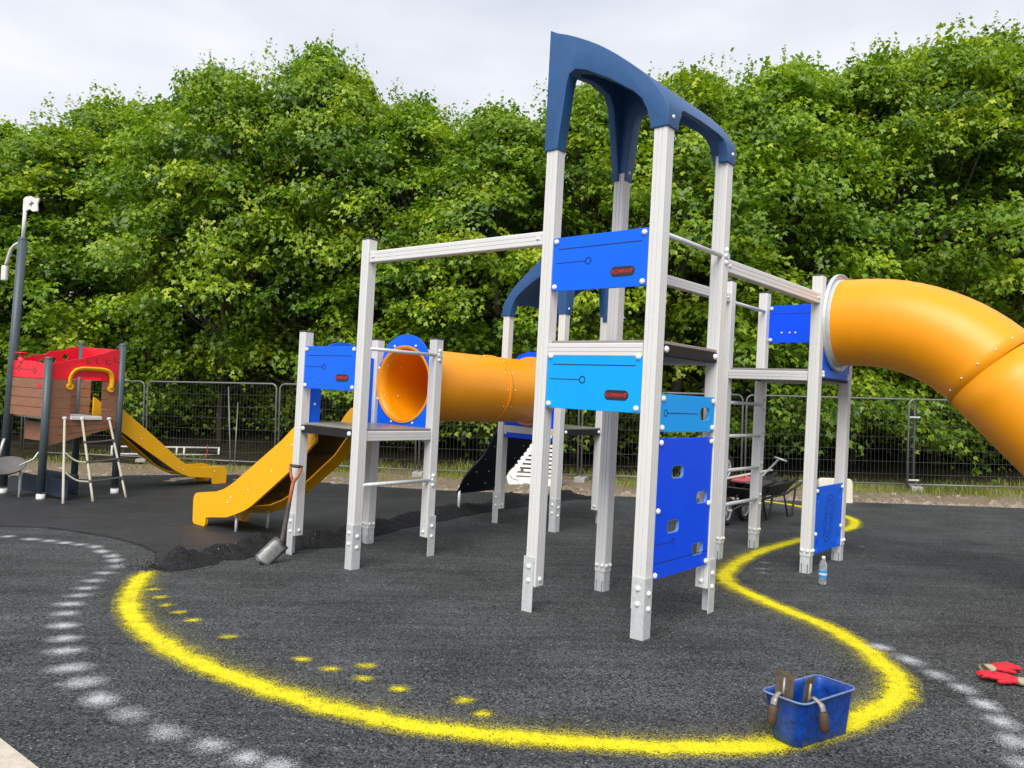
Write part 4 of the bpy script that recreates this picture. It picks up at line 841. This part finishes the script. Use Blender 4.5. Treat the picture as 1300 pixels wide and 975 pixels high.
# white slatted panel and cream slab on the verge
P = G(668, 617); F0 = frame(P, Vector((1, -.05, 0)), Vector((0, .25, 1))); ws = empty('slatted_panel', P, 'white plastic slatted panel standing on the gravel behind the navy ramp', 'panel')
xr_ = .62
for i in range(8):
    z = .2+i*.085; x0 = -.28+.34*(max(0, i-1)/7)**1.2; part('slat', curve_mesh([rrect(x0, z, xr_, z+.052, .02, 3)], .03, .004, 1), M['white'], ws, F0)
part('end_stile', curve_mesh([[(-.36, .02), (-.40, .16), (-.33, .3), (-.2, .42), (.08, .86), (.16, .88), (.16, .84), (-.12, .4), (-.2, .25), (-.22, .05)]], .05, .006, 1), M['white'], ws, F0)
part('base_board', curve_mesh([rrect(-.36, .0, .7, .17, .04, 4)], .06, .01, 2), M['white'], ws, F0)
part('end_stile', curve_mesh([rrect(.6, .05, .7, .86, .03, 3)], .05, .006, 1), M['white'], ws, F0)
part('hole', curve_mesh([circle(-.1, .31, .03, 16)], .004), M['cap'], ws, F0 @ Matrix.Translation((0, 0, .03)))
strip(ws, F0, [(-.34, .2), (-.28, .12), (-.16, .1)], .012, .034, M['cap'], 'engraved_line'); strip(ws, F0, [(.3, .15), (.26, .09), (.3, .03)], .012, .034, M['cap'], 'engraved_line')
P = G(1060, 641); o = part('cream_slab', curve_mesh([rrect(-.3, 0, .31, .46, .07, 6), rrect(-.12, .14, .12, .2, .025, 4)[::-1]], .1, .02, 3), M['cream'], None, frame(P, Vector((1, .1, 0)), Vector((0, .12, 1)))); tag(o, 'cream plastic slab with rounded corners standing behind the spiral maze panel', 'slab')
# ------------------------------------------------------------------ wheelbarrows and what is on them
def wheelbarrow(x, y, rz, label):
    z = gz(x, y)+.042; MX = Matrix.Translation((x, y, z)) @ Matrix.Rotation(rz, 4, 'Z'); b = empty('wheelbarrow', (x, y, z), label, 'wheelbarrow', 'wheelbarrows'); Q = lambda *p: MX @ Vector(p)
    tr = bmesh.new(); lo_ = [(-.18, -.16), (.34, -.2), (.34, .2), (-.18, .16)]; hi_ = [(-.42, -.27), (.5, -.32), (.5, .32), (-.42, .27)]
    a = [tr.verts.new(Q(px, py, .34)) for px, py in lo_]; c = [tr.verts.new(Q(px, py, .56 if px > 0 else .5)) for px, py in hi_]
    tr.faces.new(a[::-1])
    for i in range(4): tr.faces.new((a[i], a[(i+1) % 4], c[(i+1) % 4], c[i]))
    bmesh.ops.bevel(tr, geom=[e for e in tr.edges if not e.is_boundary], offset=.04, segments=3, affect='EDGES'); bmesh.ops.solidify(tr, geom=tr.faces[:], thickness=.006)
    t = part('tray', tr, M['barrow'], b, smooth=False); rim = [Q(px, py, .56 if px > 0 else .5) for px, py in hi_]
    part('tray_rim', tube_bm(rim+[rim[0]], .012, 8), M['barrow'], t)
    for s in (-1, 1):
        part('handle', tube_bm([Q(-.5, s*.06, .2), Q(-.2, s*.16, .31), Q(.35, s*.22, .36), Q(.75, s*.27, .5), Q(1.05, s*.28, .56)], .018, 10), M['barrow'], b)
        part('grip', tube_bm([Q(.92, s*.277, .535), Q(1.07, s*.282, .566)], .024, 10), M['tyre'], b)
        part('leg', tube_bm([Q(.3, s*.2, .35), Q(.42, s*.22, .02), Q(.55, s*.22, .02), Q(.6, s*.24, .42)], .015, 8), M['barrow'], b)
        part('strut', tube_bm([Q(-.48, s*.06, .2), Q(-.42, s*.1, .42)], .01, 6), M['barrow'], b)
    wv = part('wheel', tube_bm([Q(-.5, -.07, .2), Q(-.5, .07, .2)], .02, 10), M['galv'], b)
    bm = bmesh.new(); rr = []
    for i in range(29): th = 2*math.pi*i/28; rr.append(Q(-.5+.155*math.cos(th), 0, .19+.155*math.sin(th)))
    part('tyre', tube_bm(rr, .036, 10, False), M['tyre'], wv)
    rr = [Q(-.5+.118*math.cos(2*math.pi*i/28), 0, .19+.118*math.sin(2*math.pi*i/28)) for i in range(29)]; part('rim', tube_bm(rr, .014, 8, False), M['galv'], wv)
    for i in range(6): th = math.pi*i/6; part('spoke', tube_bm([Q(-.5+.11*math.cos(th), 0, .19+.11*math.sin(th)), Q(-.5-.11*math.cos(th), 0, .19-.11*math.sin(th))], .006, 6), M['galv'], wv)
    return b, MX
W0 = G(925, 668, .04)
b1, MB1 = wheelbarrow(W0.x+.29, W0.y+.45, .92, 'black wheelbarrow carrying a faded red cover beside the ladder rungs')
W1 = G(946, 662, .04); b2, MB2 = wheelbarrow(W1.x+.35, W1.y+.42, .8, 'black wheelbarrow with a long-handled shovel in its tray behind another barrow')
o = part('plastic_cover', curve_mesh([rrect(-.2, -.14, .24, .14, .06, 5)], .03, .008, 2), M['pink'], None, MB1 @ Matrix.Translation((.02, 0, .585)) @ Matrix.Rotation(-.06, 4, 'Y')); tag(o, 'faded red plastic cover lying on the wheelbarrow tray', 'cover')
part('cover_handle', tube_bm([WORLD[o.name] @ Vector((-.06, 0, .015)), WORLD[o.name] @ Vector((-.05, 0, .04)), WORLD[o.name] @ Vector((.06, 0, .04)), WORLD[o.name] @ Vector((.07, 0, .015))], .009, 8), M['pink'], o)
sh = empty('shovel', MB2 @ Vector((.2, 0, .55)), 'long-handled shovel with a pale shaft lying across the wheelbarrow', 'shovel')
a_, b_ = MB2 @ Vector((-.2, -.05, .57)), MB2 @ Vector((.62, .05, .82)); part('shaft', tube_bm([a_, b_], .016, 10), M['blade'], sh)
part('grip', tube_bm([b_-Vector((.05, -.04, -.03)), b_+Vector((.1, -.07, -.02))], .018, 10), M['blade'], sh); part('blade', curve_mesh([[(-.12, 0), (.12, 0), (.12, .2), (.07, .27), (-.07, .27), (-.12, .2)]], .006), M['blade'], sh, frame(a_, Vector((0, 1, 0)), (a_-b_)))
sp = [MB1 @ Vector((-.06+.16*math.cos(2*math.pi*i/28), .2, .72+.16*math.sin(2*math.pi*i/28))) for i in range(29)]
sw = empty('spare_wheel', MB1 @ Vector((-.06, .25, .6)), 'black spare wheel standing up in the wheelbarrow tray', 'wheel'); part('tyre', tube_bm(sp, .03, 10, False), M['tyre'], sw)
part('rim', tube_bm([MB1 @ Vector((-.06+.12*math.cos(2*math.pi*i/28), .2, .72+.12*math.sin(2*math.pi*i/28))) for i in range(29)], .012, 8, False), M['galv'], sw)
for i in range(4): th = math.pi*i/4+.3; part('spoke', tube_bm([MB1 @ Vector((-.06+s*.12*math.cos(th), .2, .72+s*.12*math.sin(th))) for s in (-1, 1)], .007, 6), M['galv'], sw)
for q, (a_, b_, lb) in enumerate((((-.3, .12, .6), (1.15, -.02, .66), 'pale timber batten laid along the wheelbarrow'), )):
    P_ = MB1 @ Vector(a_); Q_ = MB1 @ Vector(b_); o = part('batten', box_bm((Q_-P_).length, .06, .018, .003, 1), M['cream'], None, frame((P_+Q_)/2, Q_-P_, Vector((0, 1, 0)))); tag(o, lb, 'batten')
# ------------------------------------------------------------------ spade leaning on the left tower
tip = G(329, 716, .05); ta_ = AT(376, 592, PP['F'].y-.13); sb_ = AT(358, 688, tip.y+.14); sdv = (ta_-sb_).normalized(); sp_ = empty('spade', tip, 'worn spade with an orange wooden handle leaning against a silver post', 'spade')
LS = (ta_-sb_).length+.26; X_ = Vector((.75, .1, -.55)); bdv = (sb_-tip).normalized(); XB = (X_-bdv*X_.dot(bdv)).normalized(); FBL = frame(tip, XB, bdv); BL = (sb_-tip).length
X_ = Vector((.9, .3, 0)); X_ = (X_-sdv*X_.dot(sdv)).normalized(); FS = frame(sb_-sdv*.26, X_, sdv)
bm = bmesh.new(); Vs = []
for j in range(7):
    for i in range(7):
        x = (i/6*2-1)*.082; y = j/6*BL; Vs.append(bm.verts.new((x, y-(.012*abs(i-3)/3 if j == 0 else 0)*-1, .018*(1-(i/3-1)**2)+.012*math.sin(y*8))))
for j in range(6):
    for i in range(6): bm.faces.new((Vs[j*7+i], Vs[j*7+i+1], Vs[j*7+i+8], Vs[j*7+i+7]))
bmesh.ops.solidify(bm, geom=bm.faces[:], thickness=.004)
part('blade', bm, M['blade'], sp_, FBL, True)
part('socket', tube_bm([sb_-bdv*.08, FS @ Vector((0, .27, .0)), FS @ Vector((0, .62, 0))], [.028, .024, .02], 12), M['spadeshaft'], sp_)
part('shaft', tube_bm([FS @ Vector((0, .6, 0)), FS @ Vector((0, LS-.16, 0)), FS @ Vector((0, LS-.13, 0))], [.019, .018, .02], 12), M['spadehandle'], sp_)
for s in (-1, 1): part('handle_fork', tube_bm([FS @ Vector((0, LS-.16, 0)), FS @ Vector((s*.03, LS-.1, 0)), FS @ Vector((s*.05, LS-.03, 0)), FS @ Vector((s*.05, LS, 0))], [.017, .014, .013, .013], 10), M['spadehandle'], sp_)
part('handle_grip', tube_bm([FS @ Vector((-.062, LS, 0)), FS @ Vector((.062, LS, 0))], .016, 12), M['spadeshaft'], sp_)
# ------------------------------------------------------------------ blue tub with trowels
rz_ = .19
def onz(u, v, z): d = ray(u, v); t = (z-CAM_Z)/d.z; return Vector((0, 0, CAM_Z))+t*d
zb = gz(1.4, 3.5)+.047; zr = zb+.215
base_c = [onz(977, 935, zb), onz(1011, 952, zb), onz(1078, 932, zb)]; base_c.append(base_c[0]+base_c[2]-base_c[1])
rim_c = [onz(967, 876, zr), onz(1021, 895, zr), onz(1087, 874, zr), onz(1037, 857, zr)]
tub = empty('mixing_tub', sum(base_c, Vector())/4, 'scuffed blue rectangular tub standing on the yellow painted line', 'tub')
def ring_round(cs, r, n=5):
    out = []
    for i in range(4):
        p = cs[i]; a = (cs[i-1]-p).normalized(); b = (cs[(i+1) % 4]-p).normalized()
        for k in range(n+1):
            t = k/n; q0 = p+a*r; q1 = p+b*r; out.append((1-t)**2*q0+2*t*(1-t)*p+t*t*q1)
    return out
def shrink(cs, d): c = sum(cs, Vector())/4; return [p+(c-p).normalized()*d for p in cs]
lev = [(0, .0, .045), (.03, .0, .045), (.25, 0, .045), (.5, 0, .045), (.75, 0, .045), (.95, 0, .045), (1, -.008, .045)]
bm = bmesh.new(); R1 = []
for t, d, r in lev: R1.append([bm.verts.new(p) for p in ring_round(shrink([b.lerp(c, t) for b, c in zip(base_c, rim_c)], d+(.01 if t == 0 else 0)), r)])
for a, b in zip(R1, R1[1:]):
    for j in range(len(a)): f = bm.faces.new((a[j], a[(j+1) % len(a)], b[(j+1) % len(a)], b[j])); f.smooth = True
bm.faces.new(R1[0][::-1]); bmesh.ops.recalc_face_normals(bm, faces=bm.faces[:]); bmesh.ops.solidify(bm, geom=bm.faces[:], thickness=.005)
part('tub_shell', bm, M['tub'], tub)
rr = ring_round(shrink(rim_c, -.008), .045); part('tub_rim', tube_bm(rr+[rr[0]], .005, 8, False), M['tubrim'], tub)
fill = [b.lerp(c, .3) for b, c in zip(base_c, rim_c)]; bm = bmesh.new(); bm.faces.new([bm.verts.new(p) for p in ring_round(shrink(fill, .012), .04)]); part('tub_residue', bm, M['ridge'], tub)
def trowel(rim_pt, outward, along, label, tilt, hl, bw, skew):
    """blade stands inside the tub, neck bends over the rim, handle hangs outside"""
    t = empty('trowel', rim_pt, label, 'trowel', 'trowels in the tub'); inn = -outward
    bl = rim_pt+inn*.045; FXt = frame(bl-ZUP*.07, along, (ZUP+inn*tilt+along*skew))
    part('blade', curve_mesh([rrect(-bw/2, 0, bw/2, .165, .006, 2)], .004), M['trowel'], t, FXt)
    part('blade_rib', tube_bm([FXt @ Vector((0, .02, .006)), FXt @ Vector((0, .14, .006))], .006, 8), M['tang'], t)
    n0 = FXt @ Vector((0, .065, .008)); top_ = rim_pt+ZUP*.012+inn*.01; o1 = rim_pt+outward*.03-ZUP*.005; o2 = rim_pt+outward*.042-ZUP*.03
    part('tang', tube_bm(spline([n0, top_, o1, o2], 6), [.007]*6+[.011]*6+[.015]*7, 10, flat=.7), M['tang'], t)
    e_ = o2+(-ZUP*1+outward*.12).normalized()*hl; part('handle', tube_bm([o2, o2.lerp(e_, .15), o2.lerp(e_, .6), e_-Vector((0, 0, -.006)), e_], [.014, .021, .022, .019, .008], 12), M['trowelhandle'], t)
fl1 = (rim_c[0]+rim_c[1])/2; al = (rim_c[1]-rim_c[0]).normalized(); ou = Vector((al.y, -al.x, 0)); c_ = sum(rim_c, Vector())/4; ou = ou if ou.dot(fl1-c_) > 0 else -ou
trowel(rim_c[0].lerp(rim_c[1], .4), ou, al, 'rusty trowel with a broad blade and brown handle hung over the tub side', .1, .085, .085, -.12)
al2 = (rim_c[2]-rim_c[1]).normalized(); ou2 = Vector((al2.y, -al2.x, 0)); ou2 = ou2 if ou2.dot((rim_c[1]+rim_c[2])/2-c_) > 0 else -ou2
trowel(rim_c[1].lerp(rim_c[2], .2), ou2, al2, 'narrow rusty trowel with a grey-brown handle hung over the tub near its corner', -.1, .085, .062, .05)
# ------------------------------------------------------------------ red work gloves
def glove(P, ang, label, flip=1, s=1.0, lift=0):
    g = empty('work_glove', P, label, 'glove', 'work gloves'); MX = Matrix.Translation(P) @ Matrix.Rotation(ang, 4, 'Z') @ Matrix.Scale(s, 4)
    bm = bmesh.new(); Z = .022+lift
    tube_bm([(-.02, 0, Z), (.0, 0, Z), (.04, 0, Z+.004), (.08, .0, Z+.004), (.1, .0, Z)], [.036, .041, .047, .046, .03], 16, True, bm, flat=.5)
    for y, L_, z1 in ((-.033, .062, .012), (-.012, .078, .02), (.012, .074, .016), (.033, .055, .01)):
        tube_bm([(.075, y*.9, Z), (.1+L_*.35, y*1.1, Z+.006), (.1+L_*.75, y*1.15, Z+z1*.3), (.1+L_, y*1.15, Z-.006)], [.014, .0125, .0115, .006], 10, True, bm)
    tube_bm([(.01, flip*.03, Z), (.045, flip*.062, Z), (.075, flip*.072, Z-.004), (.088, flip*.072, Z-.006)], [.016, .014, .012, .006], 10, True, bm)
    me = bpy.data.meshes.new('g'); bm.to_mesh(me); bm.free(); o = bpy.data.objects.new('g_tmp', me); COL.objects.link(o)
    md = o.modifiers.new('r', 'REMESH'); md.mode = 'VOXEL'; md.voxel_size = .004; sm = o.modifiers.new('s', 'SMOOTH'); sm.iterations = 2
    tx = bpy.data.textures.new('crease', 'CLOUDS'); tx.noise_scale = .03; dp = o.modifiers.new('d', 'DISPLACE'); dp.texture = tx; dp.strength = .01; dp.mid_level = .5
    me2 = bpy.data.meshes.new_from_object(o.evaluated_get(bpy.context.evaluated_depsgraph_get())); bpy.data.objects.remove(o)
    me2.materials.clear(); part('glove_body', me2, M['glove'], g, MX, True)
    bm = tube_bm([(-.015, 0, Z), (-.03, 0, Z), (-.055, 0, Z-.002), (-.075, .003, Z-.004)], [.0375, .04, .043, .046], 18, False, flat=.5); bmesh.ops.solidify(bm, geom=bm.faces[:], thickness=.003)
    part('cuff', bm, M['cuff'], g, MX, True)
gl = G(1286, 868, .045); glove(gl, math.radians(155), 'red work glove with a cream cuff lying in front of its pair', 1, 1.0)
gl2 = G(1262, 852, .045); glove(gl2, math.radians(12), 'crumpled red work glove lying behind its pair', -1, .95)
# ------------------------------------------------------------------ water bottle
P = G(1044, 742, .044); wb = empty('water_bottle', P, 'small clear plastic water bottle with blue label standing beside a silver post', 'bottle'); MW = Matrix.Translation(P)
bp_ = [(.001, .006), (.022, .0), (.033, .008), (.034, .05), (.031, .058), (.034, .066), (.034, .13), (.031, .142), (.033, .155), (.033, .175), (.028, .195), (.018, .212), (.0135, .222), (.0135, .236)]
part('bottle_body', lathe_bm(bp_, 24), M['pet'], wb, MW); part('cap', lathe_bm([(.0145, .225), (.0155, .227), (.0155, .245), (.014, .248), (.001, .249)], 16), M['white'], wb, MW)
part('label', lathe_bm([(.0348, .068), (.0351, .07), (.0351, .126), (.0348, .128)], 24), M['label'], wb, MW)
part('label_band', lathe_bm([(.0355, .088), (.0355, .104)], 24), M['white'], wb, MW)
print('props done')
# ------------------------------------------------------------------ trees behind the fence
LEAF = np.array([[0, 0, 0], [.34, .1, .03], [.5, .42, .0], [.2, .5, .05], [0, 1.0, -.06], [-.2, .5, .05], [-.5, .42, 0], [-.34, .1, .03]])
LF = np.array([[0, 1, 3], [1, 2, 3], [0, 3, 4], [0, 4, 5], [0, 5, 7], [5, 6, 7]])
def leaves_mesh(name, C, N, UPD, SZ, TONE, m):
    """C centres, N leaf normals, UPD tip directions, SZ sizes"""
    N = N/np.linalg.norm(N, axis=1, keepdims=True); Y = UPD-(UPD*N).sum(1, keepdims=True)*N; Y /= np.linalg.norm(Y, axis=1, keepdims=True)+1e-9; X = np.cross(Y, N)
    k = len(LEAF); V = C[:, None, :]+SZ[:, None, None]*(LEAF[None, :, 0:1]*X[:, None, :]+LEAF[None, :, 1:2]*Y[:, None, :]+LEAF[None, :, 2:3]*N[:, None, :])
    n = len(C); F = (LF[None]+(np.arange(n)*k)[:, None, None]).reshape(-1, 3)
    me = bpy.data.meshes.new(name); me.vertices.add(n*k); me.vertices.foreach_set('co', V.reshape(-1).astype(np.float32))
    me.loops.add(F.size); me.loops.foreach_set('vertex_index', F.reshape(-1).astype(np.int32)); me.polygons.add(len(F)); me.polygons.foreach_set('loop_start', np.arange(0, F.size, 3, dtype=np.int32))
    me.update(); a = me.attributes.new('tone', 'FLOAT', 'POINT'); a.data.foreach_set('value', np.repeat(TONE, k).astype(np.float32)); me.materials.append(m); return me
def crown_mesh(seed, m, H=9.0, R=2.6, zbase=.9, nclump=150, per=95, shoots=16):
    """unit tree about H tall: foliage shelves on branch ends, denser outside, upright shoots on top"""
    r = np.random.default_rng(seed); Cs, Ns, Us, Ss, Ts = [], [], [], [], []
    cl = []
    for i in range(nclump):
        t = r.random()**.85; z = zbase+t*(H-zbase-.5); env = R*(math.sin(math.pi*min(1, .16+.84*t)**.85)**.6)*(1 if t < .7 else 1-(t-.7)*.75)
        a = r.random()*2*math.pi; rad = env*(.5+.5*r.random()**.6)*(1+.22*math.sin(a*3+seed+z)); cl.append((rad*math.cos(a), rad*math.sin(a), z, a, r.uniform(.5, 1.1), r.normal(0, .15)))
    for cx, cy, cz, a, cr, ct in cl:
        ox, oy = math.cos(a), math.sin(a); k = max(4, int(9*(cr/.7)**2))
        for q in range(k):                       # each bough carries several loose leaf sprays of its own tilt
            e1 = np.clip(r.normal(0, .46), -1, 1)*cr; e2 = np.clip(r.normal(.12, .42), -1, 1)*cr; hz_ = r.normal(0, .13)*cr+.3*cr*(1-min(1, (e1*e1+e2*e2)/cr**2)); sr = r.uniform(.16, .34)
            sxx, syy, szz = cx-oy*e1+ox*e2, cy+ox*e1+oy*e2, cz+hz_-.22*max(0, e2)
            n = int(per/9*(sr/.25)**1.6); u = np.sqrt(r.random(n)); th = r.random(n)*2*math.pi; x = u*np.cos(th)*sr*1.25; y = u*np.sin(th)*sr*1.25
            tx, ty = r.normal(0, .35)-ox*.35, r.normal(0, .35)-oy*.35; z = x*tx+y*ty+r.normal(0, .06, n)-u*u*sr*.25
            Cs.append(np.stack([sxx+x, syy+y, szz+z], 1)); st_ = r.normal(0, .12)
            Ns.append(np.stack([-tx+.45*x/sr+r.normal(0, .42, n), -ty+.45*y/sr+r.normal(0, .42, n), .8+r.normal(0, .25, n)], 1))
            Us.append(np.stack([x/sr+ox*.5+r.normal(0, .5, n), y/sr+oy*.5+r.normal(0, .5, n), -.45+r.normal(0, .35, n)], 1))
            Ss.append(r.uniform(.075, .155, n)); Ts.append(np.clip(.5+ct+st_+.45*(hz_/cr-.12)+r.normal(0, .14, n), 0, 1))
    for i in range(shoots):
        t = r.random(); a = r.random()*2*math.pi; rad = R*.62*r.random()**.5; z0 = H-.55-.55*(rad/R)**2*2-.3*r.random(); L_ = r.uniform(.4, 1.0); n = int(34*L_)
        s = r.random(n); Cs.append(np.stack([rad*math.cos(a)+r.normal(0, .09, n)*(1.2-s), rad*math.sin(a)+r.normal(0, .09, n)*(1.2-s), z0+s*L_], 1))
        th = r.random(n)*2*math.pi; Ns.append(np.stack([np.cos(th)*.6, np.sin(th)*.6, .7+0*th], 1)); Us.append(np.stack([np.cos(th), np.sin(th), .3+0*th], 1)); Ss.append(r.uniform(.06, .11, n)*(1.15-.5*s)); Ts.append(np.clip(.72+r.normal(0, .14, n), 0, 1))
    return leaves_mesh('crown', np.concatenate(Cs), np.concatenate(Ns), np.concatenate(Us), np.concatenate(Ss), np.concatenate(Ts), m), cl
def trunk_mesh(seed, cl, H):
    r = random.Random(seed); bm = bmesh.new(); k = r.choice((1, 2, 3)); stems = []
    for q in range(k):
        a = r.random()*6.28; l = .12*q; pts = [Vector((math.cos(a)*l, math.sin(a)*l, -.3))]
        for i in range(1, 7): pts.append(Vector((math.cos(a)*(l+.09*i*(q > 0))+r.gauss(0, .06), math.sin(a)*(l+.09*i*(q > 0))+r.gauss(0, .06), i/6*H*.8)))
        rr = [.15/(1+.4*(k-1))*(1-.13*i) for i in range(7)]; tube_bm(pts, rr, 9, True, bm); stems.append(pts)
    for c in cl[::2]:
        st = r.choice(stems); i = max(1, min(5, int((c[2]-.9)/(H*.8)*6))); b = st[i]; e_ = Vector(c[:3])-Vector((0, 0, .12)); md = b.lerp(e_, .5)+Vector((0, 0, -.12+r.gauss(0, .1)))
        tube_bm([b, md, e_], [.045, .028, .008], 5, False, bm)
    me = bpy.data.meshes.new('trunk'); bm.to_mesh(me); bm.free(); me.materials.append(M['bark']); return me
VAR = []
for i in range(6):
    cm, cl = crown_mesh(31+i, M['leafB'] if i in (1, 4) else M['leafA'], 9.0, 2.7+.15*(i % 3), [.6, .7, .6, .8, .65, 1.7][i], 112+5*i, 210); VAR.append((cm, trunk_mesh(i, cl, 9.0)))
SK = [(-200, 185), (0, 150), (70, 135), (130, 128), (200, 112), (250, 88), (300, 62), (330, 48), (420, 52), (455, 90), (490, 132), (545, 118), (600, 132), (655, 122), (700, 110), (760, 98), (830, 72), (890, 62), (935, 85), (975, 60), (1000, 62), (1040, 92), (1080, 66), (1130, 42), (1200, 30), (1300, 28), (1500, 25)]
def skyline(x, y):                       # height a tree at (x, y) needs to reach the photographed tree line
    c, s = math.cos(ROLL), math.sin(ROLL); u = 650+FPX*x/y
    for _ in range(3):
        vv = np.interp(u, [a for a, b in SK], [b for a, b in SK]); du = (u-650); dv = vv-487.5; aa = c*du+s*dv; u += (FPX*x/y-aa)/c
    d = ray(u, vv); return CAM_Z+d.z/d.y*y
def tree(x, y, h, v, rot, sxy, label, group, mirror=1):
    zb_ = gz(x, y)+bank(y); t = empty('maple_tree', (x, y, zb_), label, 'tree', group); sz = (h-zb_)/9.0
    MX = Matrix.Translation((x, y, zb_)) @ Matrix.Rotation(rot, 4, 'Z') @ Matrix.Diagonal((sxy, sxy, sz, 1))
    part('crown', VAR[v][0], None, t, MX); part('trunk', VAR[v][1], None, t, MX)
r3 = random.Random(5)
i = 0; x = -15.5
LB = {0: 'dense green maple tree behind the fence', 1: 'yellowish green maple tree behind the fence'}
front = []
while x < 14.5:
    y = 19.3+r3.uniform(-.5, .6)+(1.6 if x < -4 else 0)*min(1, (-x-4)/5 if x < -4 else 0); front.append((x, y)); x += r3.uniform(2.1, 2.7)
for i, (x, y) in enumerate(front):
    v = 5 if -8.4 < x < -4.4 else (i*2+r3.randint(0, 1)) % 5; h = skyline(x, y)-r3.uniform(.25, .6)
    lm = [(-13, 'growing beyond the fence past the play ship mast'), (-10.5, 'growing behind the play ship mast'), (-8.2, 'growing behind the play ship'), (-6, 'growing behind the play ship slide'), (-3.8, 'growing behind the gap between the yellow slides'), (-1.6, 'growing behind the low tower with the yellow slide'),
          (.8, 'growing behind the orange tunnel'), (3, 'growing behind the tall tower and slatted panel'), (5.4, 'growing behind the wheelbarrows'), (7.5, 'growing behind the tower with the tube slide'), (10, 'growing behind the top bend of the tube slide'), (12.3, 'growing behind the lower run of the tube slide'), (99, 'growing beyond the lower run of the tube slide')]
    tree(x, y, h, v, r3.uniform(0, 6.28), r3.uniform(.92, 1.12), ('yellowish green maple tree ' if v in (1, 4) else 'deep green maple tree ')+next(b for a, b in lm if x < a), 'front row of maple trees')
x = -19
while x < 22:
    y = 23.2+r3.uniform(-.6, .8); h = skyline(x, y)-r3.uniform(-.1, .5); v = r3.randint(0, 4)
    tree(x, y, h, v, r3.uniform(0, 6.28), r3.uniform(1.0, 1.2), 'tall maple tree standing in the back row behind other trees', 'back row of maple trees'); x += r3.uniform(2.6, 3.4)
# leafy undergrowth below the crowns
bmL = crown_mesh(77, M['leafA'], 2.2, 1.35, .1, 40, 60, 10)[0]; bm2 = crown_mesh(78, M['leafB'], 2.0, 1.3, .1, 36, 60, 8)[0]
def stems(seed):
    r = random.Random(seed); bm = bmesh.new()
    for i in range(9): a = r.random()*6.28; tube_bm([(0, 0, -.1), (.25*math.cos(a), .25*math.sin(a), .7), (.6*math.cos(a), .6*math.sin(a), 1.5)], [.03, .02, .008], 5, False, bm)
    me = bpy.data.meshes.new('stems'); bm.to_mesh(me); bm.free(); me.materials.append(M['bark']); return me
ST = stems(3)
for row, (yy, step) in enumerate(((20.3, 1.25), (25.0, 1.5))):
    x = -17.0-row*3
    while x < 19+row*4:
        y = yy+r3.uniform(-.5, .5)+(1.0 if x < -4 and row == 0 else 0); zb_ = gz(x, y)+bank(y); s = r3.uniform(.8, 1.25)*(1+row*.5); me = r3.choice((bmL, bm2))
        t = empty('understorey_shrub', (x, y, zb_), 'leafy green shrub growing in the shade beneath the maple trees' if row == 0 else 'leafy green shrub behind the maple trunks in deep shade', 'shrub', 'shrubs under the trees' if row == 0 else 'shrubs behind the trees')
        MX = Matrix.Translation((x, y, zb_)) @ Matrix.Rotation(r3.uniform(0, 6.28), 4, 'Z') @ Matrix.Scale(s, 4); part('foliage', me, None, t, MX); part('stem', ST, None, t, MX); x += r3.uniform(.8, 1.2)*step
# grass along the fence: one mass of blades
V = []; F = []; T_ = []
r4 = random.Random(9)
def blade(x, y, h, w_, tone):
    z = gz(x, y)+.02; a = r4.random()*6.28; dx, dy = math.cos(a)*w_, math.sin(a)*w_; l = r4.gauss(0, .35)*h; m2 = r4.gauss(0, .35)*h; b = len(V)
    V.extend([(x-dx, y-dy, z-.02), (x+dx, y+dy, z-.02), (x+l*.4+dx*.7, y+m2*.4+dy*.7, z+h*.6), (x+l*.4-dx*.7, y+m2*.4-dy*.7, z+h*.6), (x+l, y+m2, z+h)]); F.extend([(b, b+1, b+2, b+3), (b+3, b+2, b+4)]); T_.extend([tone]*5)
for i in range(30000):
    x = r4.uniform(-16, 15); fy = np.interp(x, [-15.4, -8.65, -5.25, -1.95, 1.55, 15], [19.2, 17.9, 17.1, 16.3, 16.05, 15.9]); y = fy+r4.gauss(.0, .75)
    dn = noise.noise((x*.55, y*.55, 2)); 
    if dn < -.3+.5*r4.random(): continue
    blade(x, y, r4.uniform(.03, .13)*(1+.9*max(0, dn))*(1 if y < fy else 1.9), r4.uniform(.004, .009), min(1, max(0, .45+.6*noise.noise((x*.4, y*.4, 9))+r4.gauss(0, .2))))
me = mesh_of(V, F); a = me.attributes.new('tone', 'FLOAT', 'POINT'); a.data.foreach_set('value', T_); o = part('grass', me, M['grass']); tag(o, 'patchy green and straw coloured grass growing along the fence foot', 'grass', kind='stuff')
# stones and litter of dead leaves on the verge
V = []; F = []
def stone(x, y, s, h):
    b = len(V); k = 7
    for j in range(k): a = 2*math.pi*j/k; q = s*r4.uniform(.7, 1.2); V.append((x+q*math.cos(a), y+q*math.sin(a)*.8, gz(x, y)))
    for j in range(k): a = 2*math.pi*j/k; q = s*r4.uniform(.4, .75); V.append((x+q*math.cos(a), y+q*math.sin(a)*.8, gz(x, y)+h*r4.uniform(.8, 1.2)))
    F.extend([(b+j, b+(j+1) % k, b+k+(j+1) % k, b+k+j) for j in range(k)]); F.append(tuple(range(b+k, b+2*k)))
for i in range(5200):
    x = r4.uniform(-11, 11); y = np.interp(x, [-8, -5.5, -3.6, -1.2, 1.5, 9], [14.4, 15.3, 14.2, 13.5, 13.2, 13.1])+abs(r4.gauss(0, .8))+.05; s = r4.uniform(.012, .035) if r4.random() < .97 else r4.uniform(.05, .09); stone(x, y, s, s*.7)
o = part('verge_stones', mesh_of(V, F), mat('pale_verge_stone', (.3, .24, .19), .9, 0, .45, 3)); tag(o, 'loose pale stones strewn along the dirt verge', 'stones', kind='stuff')
print('trees done')
